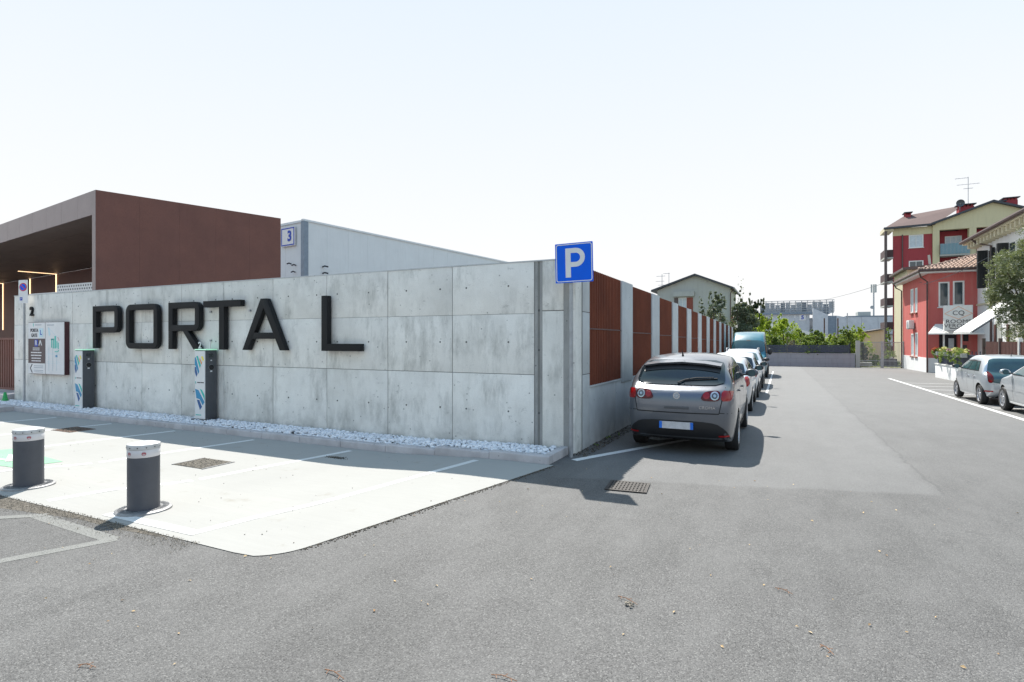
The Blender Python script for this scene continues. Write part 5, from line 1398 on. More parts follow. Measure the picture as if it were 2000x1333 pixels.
# one clay tile (half round, tapered)
tb = MB(); V = []
for j, (y, r_) in enumerate(((0, .105), (.42, .085))):
    for i in range(6):
        a = math.pi * i / 5; V.append((math.cos(a) * r_, y, math.sin(a) * r_ * .8 + (.02 if j == 0 else 0)))
F = [(i, i + 1, 7 + i, 6 + i) for i in range(5)] + [tuple(range(6))]
tile_me = MB().add(V, F).mesh('roof_tile', 'tile', True)
p0, p1, p3 = Vector(roofv[0]), Vector(roofv[1]), Vector(roofv[3])
sl = Vector((0, 3.9 + .62, RZ)); sll = sl.length; sd_ = sl.normalized(); cnt = 0
nrow = 11
for r_ in range(nrow):
    for c_ in range(24):
        x = -.55 + c_ * .225 + random.uniform(-.012, .012); y = r_ * .40
        xl = -.62 + (RX + .62) * (y / sll)
        if x < xl + .05: continue
        p = Vector((x, -.62, EZ + .2)) + sd_ * y
        o = link('roof_tile', tile_me, rh, tuple(p + Vector((0, 0, .02))), (math.atan2(RZ, 4.52) + random.uniform(-.02, .02), 0, random.uniform(-.04, .04))); cnt += 1
# hip tiles along the front-left hip
for k in range(16):
    p = Vector(roofv[0]).lerp(Vector(roofv[3]), k / 16.); d = (Vector(roofv[3]) - Vector(roofv[0])).normalized()
    link('hip_tile', tile_me, rh, tuple(p + Vector((0, 0, .05))), (math.asin(d.z), 0, math.atan2(d.y, d.x) - math.pi / 2))
# street slope: coarse tile ribs
mb = MB(); n_ = Vector((RX + .62, 0, RZ)).normalized()
for k in range(40):
    y = -.4 + k * .225
    if y > SL + .2: break
    s0 = 0; L_ = 5.2 * min(1, (y + .62) / 4.5)
    mb.tube([(-.62, y, EZ + .22), tuple(Vector((-.62, y, EZ + .22)) + n_ * L_)], .09, 6)
mb.build('roof_ridge_rows', 'tile', rh, kind='stuff')
# air conditioner on the side wall
ac = thing('air_conditioner', 'white air conditioning unit hung on the red house side wall', 'air conditioner', (HX - .02, onX(1785, 635, HX)[0], onX(1785, 642, HX)[1]))
MB().box(-.38, -.04, -.45, .45, 0, .62).build('casing', 'frame_white', ac, bevel=.02); MB().cyl((0, .31), .24, -.395, -.381, 20, axis='x').build('fan_grille', 'inkgrey', ac); MB().box(-.36, 0, -.4, .4, -.05, -.003).build('bracket', 'steel', ac)
# sign
sx_ = onY(1844.5, 0, 36.2)[0], onY(1900, 0, 36.2)[0]; sz_ = onY(1872, 645, 36.2)[1], onY(1872, 596.5, 36.2)[1]
sg = thing('rooms_sign', 'white box sign reading ROOMS VERONA with CQ in a diamond', 'sign', (sx_[0], 36.2, sz_[0]))
swd, sht = sx_[1] - sx_[0], sz_[1] - sz_[0]
MB().box(0, swd, 0, .32, 0, sht).build('sign_box', 'frame_white', sg, bevel=.01); MB().box(swd + .001, swd + .012, -.005, .33, -.01, sht + .01).build('side_trim', 'steel', sg)
MB().box(.2, .26, .32, 1.7, .3, .36).build('wall_bracket', 'steel', sg); MB().box(swd - .26, swd - .2, .32, 1.7, .3, .36).build('wall_bracket', 'steel', sg)
cxs = swd / 2
def lineq(mb, a, b, w, y):
    a, b = Vector(a), Vector(b); d = (b - a).normalized(); s_ = Vector((-d.y, d.x)) * w / 2
    mb.prism([tuple(a - s_), tuple(b - s_), tuple(b + s_), tuple(a + s_)], y - .004, y, 'xz')
mb = MB(); dia = [(cxs - .72, sht * .66), (cxs, sht * .95), (cxs + .72, sht * .66), (cxs, sht * .44)]
for a, b in zip(dia, dia[1:] + dia[:1]): lineq(mb, a, b, .025, -.001)
mb.build('diamond', 'corange', sg)
text('lettering', 'CQ', .42, 'ink', sg, (cxs, -.009, sht * .68), sx=1.0)
text('lettering', 'ROOMS', .34, 'ink', sg, (cxs, -.009, sht * .34), sx=1.12)
text('lettering', 'VERONA', .34, 'ink', sg, (cxs, -.009, sht * .165), sx=1.12)
print_row(sg, 'ink', cxs, sht * .06, .9, .05, -.001, 3)

# ================================================================== WHITE HOUSE
WX_, WY = 14.8, 38.0
wh2 = thing('white_house', 'white house with corbelled eave and dark shutters at the right', 'house', (WX_, WY, 0))
WT2 = 7.95
MB().box(0, 8, -26, 0, -.5, WT2).build('wall', 'whitewall', wh2)
MB().box(-.65, 8.4, -26.4, .5, WT2 + .22, WT2 + .34).build('eave_board', 'cream', wh2)
for k in range(34): MB().box(-.55, -.003, -.35 - k * .62, -.15 - k * .62, WT2 - .12, WT2 + .215).build('corbel', 'cream', wh2)
MB().tube([(-.75, .45, WT2 + .38), (-.75, -26.4, WT2 + .38)], .11, 8).build('gutter', 'gutter', wh2)
MB().add([(-.8, .5, WT2 + .345), (-.8, -26.4, WT2 + .345), (4, -26.4, WT2 + 2.2), (4, .5, WT2 + 2.2), (8.6, .5, WT2 + .345), (8.6, -26.4, WT2 + .345)], [(0, 1, 2, 3), (3, 2, 5, 4)]).build('roof', 'tile_far', wh2)
def sy(u): return onX(u, 0, WX_)[0] - WY
MB().tube([(-.72, sy(1925), WT2 + .32), (-.5, sy(1927), WT2 + .0), (-.09, sy(1939), WT2 - .35), (-.09, sy(1939), 0)], .06, 8).build('downpipe', 'gutter', wh2)
for (u, vt, vb, lean) in ((1931, 489, 563, .50), (1945, 483, 556, .16), (1972, 474, 552, .5)):
    y_, z0 = onX(u, vb, WX_); z1 = onX(u, vt, WX_)[1]; yy = y_ - WY
    f = MB().box(-.03, .0, yy - 1.0, yy - .05, z0, z1).build('window', 'frame_white', wh2); MB().box(-.04, -.031, yy - .92, yy - .13, z0 + .08, z1 - .08).build('pane', 'pane', f)
    for k in range(6):
        mb = MB(); mb.box(-.04 - (k + 1) * lean / 6 + .006, -.04 - k * lean / 6, yy - .02, yy + .03, z0, z1); mb.build('shutter_board', 'shutter', wh2)
    for k in range(1):
        mb = MB(); mb.box(-.05 - lean - .0, -.05 - lean + .04, yy + .031 + k * .16, yy + .031 + (k + 1) * .16 - .01, z0, z1); mb.build('shutter_board', 'shutter', wh2)
for u, w_ in ((1944, 1.1), (1969, 1.0)):
    y_, z0 = onX(u, 668, WX_); z1 = onX(u, 634, WX_)[1]; yy = y_ - WY
    f = MB().box(-.03, 0, yy - w_, yy, max(-.3, z0 - 1.5), z1).build('door', 'greywall', wh2); MB().box(-.09, -.031, yy - w_ * .3, yy - .02, max(-.3, z0 - 1.5), z1).build('shutter_board', 'wood_brown', wh2)
MB().box(-.10, -.003, -26, -.2, 4.05, 4.16).build('string_course', 'cream', wh2)
# awning
aw = thing('awning', 'white cloth awning sloping down from the white house', 'awning', (12.1, 28.4, 2.25))
A0, A1 = onX(1897, 648, 12.1), onX(1863, 648, 12.1); yA0, yA1 = 0, A1[0] - 28.4; dx_ = 2.68; zt_ = 2.15
def quadslab(mb, a, b, c, d, th_):
    P = [Vector(p) for p in (a, b, c, d)]; n = (P[1] - P[0]).cross(P[3] - P[0]).normalized() * th_
    return mb.add([tuple(p) for p in P] + [tuple(p - n) for p in P], [(0, 1, 2, 3), (7, 6, 5, 4), (0, 4, 5, 1), (1, 5, 6, 2), (2, 6, 7, 3), (3, 7, 4, 0)])
quadslab(MB(), (0, yA0, 0), (0, yA1, 0), (dx_, yA1, zt_), (dx_, yA0, zt_), .02).build('cloth', 'awning', aw)
MB().box(-.04, .04, yA0, yA1, -.10, -.015).build('front_bar', 'frame_white', aw)
MB().tube([(.03, .03, -.05), (dx_, .03, zt_ - .1)], .03, 6).build('side_arm', 'anthracite', aw)
MB().tube([(.03, yA1 - .03, -.05), (dx_, yA1 - .03, zt_ - .1)], .03, 6).build('side_arm', 'anthracite', aw)
MB().box(dx_ - .12, dx_ - .005, yA0 - .1, yA1 + .1, zt_ - .08, zt_ + .12).build('roller_case', 'steel', aw)

# ================================================================== LOW WHITE WALL, RAILING, PLANTERS, BROWN FENCE
LW = thing('garden_wall', 'low white rendered wall with dark railing beside the silver city car', 'wall', (11.2, 23.6, -.30))
MB().box(-.12, .12, 0, 7.3, -.3, .72).build('wall_body', 'whitewall', LW, bevel=.01)
MB().box(-.15, .15, -.02, 7.34, .721, .78).build('coping', 'frame_white', LW)
MB().box(.121, 3.4, 7.08, 7.3, -.3, .72).build('wall_body', 'whitewall', LW)
for k in range(40): y = .1 + k * .18; MB().box(-.02, .02, y, y + .045, .781, 1.36).build('railing_bar', 'fencegrey', LW)
for k in range(17): x = .25 + k * .18; MB().box(x, x + .045, 7.17, 7.21, .721, 1.46).build('railing_bar', 'fencegrey', LW)
MB().box(-.03, .03, .02, 7.28, 1.361, 1.40).build('top_rail', 'fencegrey', LW)
LW2 = None
def planter(y, label, mats, big, x=11.02):
    t = thing('flower_box', label, 'planter', (x, y, .95), group='flower boxes on the railing')
    MB().prism([(-.10, 0), (.10, 0), (.14, .2), (-.14, .2)], -.45, .45, 'xz').build('trough', 'frame_white', t) if 0 else MB().box(-.12, .12, -.45, .45, 0, .2).build('trough', 'greywall', t, bevel=.01)
    leaves('foliage', [(0, 0, .24, .26 * big, .50 * big, .20 * big, 650), (-.15, -.1, .0, .16 * big, .40 * big, .34 * big, 350)], 'leaf_green', t, .08, .5)
    leaves('flowers', [(-.05, 0, .32, .24 * big, .45 * big, .15 * big, 170)], mats, t, .09, .9, kind='stuff')
M['flower_red'] = island('flowers_red', (.50, .02, .04), (.65, .12, .10), .6, .2)
M['flower_pink'] = island('flowers_pink', (.60, .18, .35), (.75, .50, .62), .6, .2)
M['flower_yellow'] = island('flowers_pale', (.60, .55, .16), (.75, .72, .45), .6, .3)
planter(30.2, 'flower box with red blooms at the far end of the white wall', 'flower_red', .8)
planter(28.6, 'flower box with pale yellow green foliage, second from the far end', 'flower_yellow', 1.1)
planter(27.0, 'flower box with pink blooms in the middle of the railing', 'flower_pink', .9)
planter(25.6, 'large spilling yellow green flower box nearest the silver city car', 'flower_yellow', 1.25)
bf = thing('wooden_fence', 'dark brown picket fence behind the silver cars at the right edge', 'fence', (11.35, 6.0, -.1))
for k in range(115):
    y = .05 + k * .15
    if 2 < y < 17.6: MB().box(-.015, .015, y, y + .105, .1, 1.84 + random.uniform(-.01, .01)).build('picket', 'wood_brown', bf)
for z in (.5, 1.5): MB().box(.016, .05, 2, 17.6, z, z + .09).build('rail', 'wood_brown', bf)
for y in (5, 9.2, 11.3, 13.4, 15.5, 17.6): MB().box(-.06, .06, y - .05, y + .05, 0, 1.98).build('fence_post', 'eave' if y != 13.4 else 'frame_white', bf)
hg = thing('hedge', 'loose yellow green hedge showing behind the picket fence', 'hedge', (12.0, 17.5, -.15))
leaves('foliage', [(0, y, 1.0, .35, 1.2, .85, 1500) for y in (0, 2, 4)], 'leaf_lime', hg, .10, .5)
# oleander-like tree at the right edge
tp_ = wpt(2034, 22.5)
tr = thing('olive_tree', 'grey green olive-like tree hanging over the fence at the right edge', 'tree', (tp_[0], tp_[1], -.2))
mb = MB(); mb.tube([(0, 0, 0), (.1, .05, 1.2), (-.05, .1, 2.3)], .16, 10, .11); mb.build('trunk', 'trunk', tr, smooth=True)
mb = MB()
for k in range(9):
    a = k * .7; mb.tube([(-.05, .1, 2.2), (math.cos(a) * .6, math.sin(a) * .6, 3.2), (math.cos(a) * 1.3, math.sin(a) * 1.3, 4.2 + .3 * (k % 3))], .07, 6, .015)
mb.build('limbs', 'trunk', tr)
bl = []
r2 = np.random.default_rng(3)
for k in range(46):
    d = r2.normal(size=3); d /= np.linalg.norm(d); q = d * r2.uniform(.45, 1.0)
    bl.append((q[0] * 1.5, q[1] * 1.5, 4.55 + q[2] * 2.05, .55, .55, .55, 820))
bl += [(-.9, -.4, 2.55, .55, .5, .5, 700), (-.5, .6, 2.2, .5, .5, .5, 600), (-1.1, 0, 3.0, .4, .4, .5, 500)]
leaves('crown', bl, 'leaf_olive', tr, .13, .26)

# ================================================================== APARTMENT BLOCK
AY = 81.0
ap = thing('apartment_block', 'dark red and beige apartment block with hipped roof and balconies', 'building', (16.9, AY, -.66))
def ra(u, v): x, z = onY(u, v, AY); return x - 16.9, z + .66
x1a = ra(1821, 438)[0]; xc1 = ra(1834, 0)[0]; xr1 = ra(1892, 0)[0]; xc2 = ra(1906, 0)[0]; xend = 22.
zE = ra(1750, 460)[1]; zG = ra(1821, 440)[1]; zP = ra(1937, 397)[1]; xP = ra(1937, 397)[0]
fl = [ra(1790, v)[1] for v in (484, 534.5, 585, 635)]
ht = ra(1790, 459)[1] - fl[0]
wx = ra(1775, 0)[0], ra(1803.5, 0)[0]
holes = [(wx[0], wx[1], z, z + ht) for z in fl]
wallmesh(MB(), 0, x1a - .003, 0, zE - .1, 0, .4, holes).build('facade', 'redapt', ap)
MB().box(-.02, x1a, -.03, .35, zE - .098, ra(1790, 444)[1]).build('frieze', 'aptcream', ap)
for i, (a, b, c, d) in enumerate(holes):
    f = window(ap, a, b, c, d, 0, mull=1, fw=.12, fill='blind' if i != 1 else 'pane')
MB().box(1.2, 22, 1.5, 7, 0, zG - .4).build('core', 'ink', ap)
# gable part
gp = [(x1a, 0), (xc1, 0), (xc1, ra(1840, 448)[1]), (xr1, ra(1890, 443)[1])]
ztop_l = ra(1840, 450)[1]
MB().box(x1a, xc1, -.25, .5, 0, ztop_l).build('pier', 'aptcream', ap); MB().box(xr1, xc2, -.25, .5, 0, ztop_l).build('pier', 'aptcream', ap)
xe = ra(2010, 0)[0]; MB().box(xe + 1.2, xe + 2.4, -.25, .5, 0, ztop_l).build('pier', 'aptcream', ap)
MB().prism([(x1a, ztop_l + .002), (xe + 6, ztop_l + .002), (2 * xP - x1a, zG), (xP, zP), (x1a, zG)], -.26, .5, 'xz').build('gable', 'aptcream', ap)
MB().box(xc1, xe + 2, 1.3, 1.5, 0, ztop_l).build('recess_wall', 'redapt', ap)
dxb = ra(1850.5, 0)[0], ra(1884, 0)[0]
for k in range(5):
    zf = ra(1862, 497)[1] - k * 3.25
    MB().box(xc1 + .01, xr1 - .01, -.55, 1.29, zf - .22, zf).build('balcony_slab', 'greywall', ap)
    MB().box(xc1 + .005, xr1 - .005, -.60, -.56, zf - .02, zf + 1.35).build('balcony_screen', 'balcony_teal', ap)
    mb = MB()
    for j in range(22): x = xc1 + (xr1 - xc1) * (j + .5) / 22; mb.box(x - .02, x + .02, -.63, -.605, zf, zf + 1.38)
    mb.build('balcony_bar', 'steel', ap, kind='stuff')
    f = window(ap, dxb[0], dxb[1], zf + .1, zf + 2.55, 1.24, mull=2, fw=.10, fill='blind', sill=False, d=.05)
    MB().box(xc2 + .01, xe + 1.19, -.45, 1.29, zf - .22, zf).build('balcony_slab', 'greywall', ap)
    MB().box(xc2 + .01, xe + 1.19, -.50, -.455, zf, zf + 1.1).build('balcony_screen', 'balcony_teal', ap)
# roofs
rr0 = ra(1735, 446); rr1 = ra(1759, 429.5); rr2 = ra(1874, 400)
MB().add([(-1.1, -.6, ra(1737, 447)[1]), (x1a + .1, -.6, zG - .1), (xP - 1.2, 6.5, zP + 1.3), (2.0, 4.5, zE + 3.35), (-.9, 3.0, zE + .7)], [(0, 1, 2, 3), (0, 3, 4)]).build('roof', 'tile_far', ap)
def band(mb, p, q, w, t): 
    p, q = Vector(p), Vector(q); up = Vector((0, 0, t)); yv = Vector((0, w, 0))
    return mb.add([tuple(p), tuple(q), tuple(q + yv), tuple(p + yv), tuple(p + up), tuple(q + up), tuple(q + yv + up), tuple(p + yv + up)], [(0, 1, 5, 4), (1, 2, 6, 5), (2, 3, 7, 6), (3, 0, 4, 7), (4, 5, 6, 7), (3, 2, 1, 0)])
band(MB(), (x1a - .25, -.75, zG - .08), (xP, -.75, zP + .02), 13, .26).build('gable_roof', 'eavedark', ap)
band(MB(), (xP, -.75, zP + .02), (2 * xP - x1a, -.75, zG - .08), 13, .26).build('gable_roof', 'eavedark', ap)
band(MB(), (-1.15, -.75, ra(1737, 448)[1] - .1), (x1a - .26, -.75, zG - .12), .4, .24).build('eave', 'eavedark', ap)
# left balconies: post, slabs, rails
zl = ra(1740, 452)[1]
MB().box(-1.05, -.75, -.45, -.15, 0, zl).build('balcony_post', 'eave', ap)
MB().box(-1.06, -.02, -.5, 3.2, zl - .02, zl + .5).build('eave_soffit', 'cream', ap)
for k in range(5):
    zf = fl[0] - 1.1 - k * 3.25
    MB().box(-1.04, -.02, -.12, 3.0, zf - .2, zf).build('balcony_slab', 'greywall', ap); MB().box(-1.04, -.98, -.13, 3.0, zf + .001, zf + 1.0).build('balcony_rail', 'balcony_dark', ap); MB().box(-.979, -.02, -.12, -.07, zf + .001, zf + 1.0).build('balcony_rail', 'balcony_dark', ap)
MB().tube([(1.0, -.1, zE), (1.0, -.1, 0)], .07, 6).build('downpipe', 'eave', ap)
def chimney(u0, u1, v0, v1, y, cap=True):
    x0, z1 = onY(u0, v0, AY + y); x1, z0 = onY(u1, v1, AY + y); x0 -= 16.9; x1 -= 16.9; z0 += .66; z1 += .66
    c = MB().box(x0, x1, y, y + 1.2, z0 - 2.0, z1).build('chimney', 'redapt', ap)
    if cap: MB().box(x0 - .2, x1 + .2, y - .2, y + 1.4, z1 + .25, z1 + .36).build('chimney_cap', 'eavedark', c); 
    mb = MB()
    for k in range(4): x = x0 + (x1 - x0) * (k + .5) / 4; mb.box(x - .12, x + .12, y + .1, y + 1.1, z1 + .001, z1 + .249)
    mb.build('flue', 'redapt', c)
chimney(1769, 1779, 420, 428, 3.5); chimney(1873, 1903, 405, 419, 1.2); chimney(1950, 1962, 398, 404, 1.5); chimney(1962, 1988, 392, 402, 2.0)
sdh = thing('satellite_dish', 'dark round satellite dish on the apartment roof chimney', 'satellite dish', (*[onY(1876, 0, AY + .9)[0], AY + .9], onY(1876, 397, AY + .9)[1]))
mb = MB().lathe([(.0001, .16), (.2, .13), (.36, .06), (.47, 0), (.45, .02), (.2, .16), (.0001, .19)], n=24, axis='y'); d_ = mb.build('dish', 'anthracite', sdh, smooth=True); d_.scale = (1, 1, 1)
MB().tube([(0, .1, 0), (0, .3, -.9)], .04, 6).build('arm', 'steel', sdh)
def antenna(label, u, v0, v1, y, arms, r=.035):
    x, zt = onY(u, v0, y); zb_ = onY(u, v1, y)[1]
    t = thing('antenna', label, 'antenna', (x, y, zb_)); MB().tube([(0, 0, 0), (0, 0, zt - zb_)], r, 6).build('mast', 'steel', t)
    for (dz, a, b) in arms:
        mb = MB(); mb.tube([(a, 0, zt - zb_ - dz), (b, 0, zt - zb_ - dz)], r * .6, 5)
        for k in range(6):
            x = a + (b - a) * (k + .5) / 6; mb.tube([(x, -.25, zt - zb_ - dz), (x, .25, zt - zb_ - dz)], r * .4, 4)
        mb.build('antenna_arm', 'steel', t)
antenna('tall television antenna with two arms on the apartment roof', 1891, 346, 402, AY + 1.5, [(.1, -1.4, 0), (.95, -1.2, 1.2), (1.5, -.5, .5)])
antenna('television antenna with three short arms behind the fence beside the grey house', 1293, 536, 572, 64, [(.25, -.7, .4), (.9, -.8, .3), (1.4, -.5, .5)])
antenna('single pole antenna with one reflector on the grey house roof', 1306.5, 533, 557, 64, [(.1, -.7, .1)])

# ================================================================== BEIGE BUILDING BEYOND THE GATE
bb = thing('beige_building', 'narrow beige rendered house end beyond the garden gate', 'house', (12.5, 46.6, -.5))
ya = onX(1746.5, 544, 12.5); yb = onX(1775, 526, 12.5); zbt = yb[1] + .5
MB().box(0, 4, 0.1, ya[0] - 46.6, -.3, zbt).build('wall', 'cream', bb)
MB().add([(-.35, -.2, zbt + .001), (4.3, -.2, zbt + .001), (4.3, ya[0] - 46.3, zbt + .001), (-.35, ya[0] - 46.3, zbt + .001), (-.35, -.2, zbt + .18), (4.3, -.2, zbt + .55), (4.3, ya[0] - 46.3, zbt + .55), (-.35, ya[0] - 46.3, zbt + .18)], [(0, 1, 5, 4), (1, 2, 6, 5), (2, 3, 7, 6), (3, 0, 4, 7), (4, 5, 6, 7), (3, 2, 1, 0)]).build('roof', 'eave', bb)
MB().box(-.06, -.003, 1.2, 2.0, 3.4, 5.0).build('vent_pipe', 'greywall', bb)
MB().tube([(1.5, -.1, zbt + .1), (1.4, -.1, zbt + 1.1)], .09, 8).build('flue', 'greywall', bb)
gw = thing('garden_building', 'low apricot plastered outbuilding with sloping roof left of the beige house', 'building', (11.2, 62.5, -.6))
MB().prism([(-1.2, -.2), (2.0, -.2), (2.0, 3.5), (-.2, 3.1), (-1.2, 2.8)], 0, 6, 'xz').build('wall', 'orangewall', gw)
MB().prism([(-1.35, 2.78), (-.2, 3.13), (2.0, 3.53), (2.0, 3.65), (-.2, 3.25), (-1.35, 2.90)], -.3, 6.2, 'xz').build('roof', 'eave', gw)
MB().box(-4.6, -1.201, .5, 4, -.2, 1.9).build('annex_wall', 'brickred', gw); MB().box(-4.8, -1.352, .3, 4.2, 1.901, 2.05).build('annex_roof', 'frame_white', gw)

# ================================================================== END WALL, FENCE, GATE, GARDEN
EY = 46.0
ew = thing('end_wall', 'grey block wall closing the car park with dark fence panels on top', 'wall', (0, EY, -.5))
xE1 = onY(1672, 700, EY)[0]
bx = .0; k = 0
for r_ in range(3):
    x = -6.0 + (.45 if r_ % 2 else 0)
    while x < xE1 - .05:
        b = min(x + .9, xE1 - .05)
        MB().box(x + .006, b - .006, random.uniform(-.004, .004), .2, -.1 + r_ * .40 + .005, -.1 + (r_ + 1) * .40 - .005).build('wall_block', 'blockwall', ew)
        x += .9
MB().box(-6, xE1 - .06, .01, .19, -.2, 1.09).build('wall_core', 'joint', ew)
MB().box(-6, xE1 - .05, -.03, .23, 1.101, 1.16).build('coping', 'blockwall', ew)
zf0, zf1 = 1.22, 1.87
for k in range(6):
    x0, x1 = xE1 - .5 - (k + 1) * 2.35 + .05, xE1 - .5 - k * 2.35 - .05
    for j in range(5):
        z = zf0 + j * .13; MB().box(x0, x1, .06, .09, z, z + .115).build('slat', 'fencegrey', ew)
    MB().box(x1 + .01, x1 + .08, .04, .11, 1.161, zf1 + .08).build('fence_post', 'fencegrey', ew)
MB().box(xE1 - .46, xE1 - .38, .03, .12, 1.161, zf1 + .25).build('fence_post', 'shutter', ew)
xg1 = onY(1771, 700, EY)[0]
gg = thing('garden_gate', 'grey metal bar gate between the block wall and the red house', 'gate', (xE1, EY, -.5))
wg = xg1 - xE1; gm = onY(1723, 700, EY)[0] - xE1
for x, w_ in ((-.02, .30), (gm - .10, .2), (wg - .25, .2)): MB().box(x, x + w_, -.08, .12, -.1, 2.25 if x < .1 else 2.2).build('gate_post', 'greywall' if x < .1 else 'steel', gg)
for z in (.12, .55, 2.08): MB().box(.3, wg - .26, 0, .035, z, z + .05).build('rail', 'steel', gg)
nb = 34
for k in range(nb):
    x = .32 + (wg - .62) * k / (nb - 1)
    if abs(x - gm) > .13: MB().box(x - .011, x + .011, -.022, -.001, .1, 2.13).build('bar', 'steel', gg)
MB().box(gm + 1.55, gm + 1.9, -.04, -.023, 1.25, 1.55).build('letter_box', 'ink', gg)
def flatstruct(name, x0, x1, y0, y1, z, mat): o = MB().box(x0, x1, y0, y1, z - .1, z).build(name, mat, None, kind='structure'); return o
flatstruct('lawn', -8, 13, EY + .25, 70, -.58, 'lawn')
n = 5000; P = np.column_stack([rng.uniform(xE1 - 3, 12.4, n), rng.uniform(EY + .3, EY + 9, n), np.full(n, -.58)]); s_ = rng.uniform(.05, .16, n); a_ = rng.uniform(0, 6.28, n)
V = np.stack([P + np.column_stack([np.cos(a_) * .02, np.sin(a_) * .02, 0 * a_]), P - np.column_stack([np.cos(a_) * .02, np.sin(a_) * .02, 0 * a_]), P + np.column_stack([rng.normal(0, .04, n), rng.normal(0, .04, n), s_])], 1).reshape(-1, 3)
npmesh('grass', V, np.arange(n * 3).reshape(n, 3), 'grass', kind='stuff')
t = thing('garden_well_head', 'small stone trough with a blue bucket post in the garden behind the gate', 'trough', (9.7, 49.5, -.58)); MB().box(-.7, .7, -.3, .3, 0, .4).build('stone', 'greywall', t, bevel=.05); MB().cyl((-.6, .1), .14, .9, 1.35, 12).build('bucket', 'ductblue', t); MB().box(-.65, -.55, .05, .15, 0, .89).build('bucket_post', 'trunk', t)
t = thing('dark_planter', 'dark rectangular planter box by the beige house in the garden', 'planter', (11.6, 49.3, -.58)); MB().box(-.6, .6, -.3, .3, 0, .75).build('box', 'fencegrey', t, bevel=.03); leaves('foliage', [(0, 0, 1.0, .6, .4, .4, 500)], 'leaf_green', t, .12)

# ================================================================== PLANTS
def shrub(label, u, D, base, vt, wpx, mat, nleaf=2600, size=.16, kind='shrub', stems=3, asp=.5, cat='shrub', depth=None, vb=None, group=None, narrow=1.0):
    x, y = wpt(u, D); g = base; zt = CH - (vt - 664) / FPX * D; w = wpx / FPX * D / 2; h = zt - g
    t = thing(kind, label, cat, (x, y, g), group=group)
    z0 = .12 * h if vb is None else CH - (vb - 664) / FPX * D - g
    mb = MB()
    for k in range(stems): a = k * 2.1; mb.tube([(0, 0, 0), (math.cos(a) * w * .2, math.sin(a) * w * .2, h * .45), (math.cos(a) * w * .45, math.sin(a) * w * .45, h * .85)], .05 + .01 * h, 6, .012)
    mb.build('stems', 'trunk', t)
    bl = []; nb_ = 16
    for k in range(nb_):
        f = (k + .5) / nb_; zz = z0 + (h - z0) * f; rad = w * (math.sin(math.pi * min(1, f * .8 + .22)) ** .7) * narrow if f < .97 else w * .3
        a = random.uniform(0, 6.28); rr = rad * random.uniform(.25, .75); q = rad * random.uniform(.5, .75)
        bl.append((math.cos(a) * rr, math.sin(a) * rr, min(zz, h - q * .7), q, q, q * 1.0, int(nleaf * 2.6) // nb_))
    for k in range(8):   # stray tips breaking the outline
        a = random.uniform(0, 6.28); bl.append((math.cos(a) * w * .55, math.sin(a) * w * .55, h * random.uniform(.75, 1.03), w * .10, w * .10, h * .09, nleaf // 60))
    leaves('foliage', bl, mat, t, size, asp); return t
# behind the steel fence
shrub('sparse laurel-like shrub poking above the steel fence before the grey house', 1398, 50, -.5, 568, 52, 'leaf_grey', 2600, .20, asp=.35, kind='laurel_shrub')
shrub('thin grey green shoot above the fence left of the laurel', 1371, 48, -.5, 590, 22, 'leaf_grey', 700, .20, asp=.35, kind='laurel_shrub')
shrub('grey green bushy tree above the far end of the steel fence', 1447, 52, -.5, 585, 62, 'leaf_grey', 5200, .20, kind='bushy_tree', cat='tree')
shrub('dark evergreen tree behind the bushy grey green one', 1474, 60, -.6, 588, 56, 'leaf_dark', 5600, .22, kind='evergreen_tree', cat='tree')
shrub('slender sparse sapling rising above the dark evergreens', 1447, 56, -.6, 556, 16, 'leaf_grey', 260, .22, kind='sapling', cat='tree', stems=2)
lime = [('upright lime green shrub just right of the dark evergreen', 1487, 51, 612, 34, 'leaf_lime', 2600), ('lime green shrub behind the teal van roof', 1506, 50, 622, 34, 'leaf_lime', 2400), ('wide lime green willow-like bush left of centre over the end wall', 1535, 53, 622, 60, 'leaf_lime', 4200),
        ('bright green bush right of the willow-like bush', 1570, 50, 650, 42, 'leaf_green', 2600), ('mid green bush with dark gaps over the middle of the end wall', 1597, 49, 645, 44, 'leaf_green', 2600),
        ('small yellow green bush over the end wall right of centre', 1622, 51, 653, 40, 'leaf_lime', 2000), ('loose green shrub near the right end of the end wall', 1652, 49.5, 643, 48, 'leaf_green', 2800), ('tall feathery pale shrub by the right end of the end wall', 1676, 52, 638, 38, 'leaf_lime', 1500),
        ('broad bright green hedge bush filling the middle of the end wall', 1583, 48.5, 656, 62, 'leaf_green', 3600), ('broad pale green hedge bush right of the middle of the end wall', 1633, 48.3, 660, 60, 'leaf_green', 3400),
        ('dense low green bush under the teal van mirror side', 1512, 48.6, 655, 40, 'leaf_green', 2200), ('low twiggy brown green bush over the end wall', 1550, 48.4, 664, 44, 'leaf_twig', 1300)]
for l_, u, D, vt, w_, m_, n_ in lime: shrub(l_, u, D + max(0, (1600 - u) * .03), -.58, vt, w_, m_, n_, .17, kind='garden_bush', group='bushes behind the end wall')
shrub('dark green shrub in the corner of the garden gate', 1683, 50.5, -.58, 668, 24, 'leaf_dark', 1300, .15, kind='garden_bush', group='bushes behind the end wall')
shrub('round green bush on the lawn behind the garden gate', 1707, 51, -.58, 694, 24, 'leaf_green', 1300, .13, kind='lawn_bush', stems=2)
shrub('climbing plant on the apricot wall behind the gate', 1735, 52, -.58, 645, 12, 'leaf_green', 800, .15, kind='climbing_plant', cat='climbing plant', stems=1)
shrub('low leafy plants at the foot of the gate', 1748, 48.2, -.58, 708, 22, 'leaf_green', 900, .12, kind='low_plant', cat='plant', stems=2)
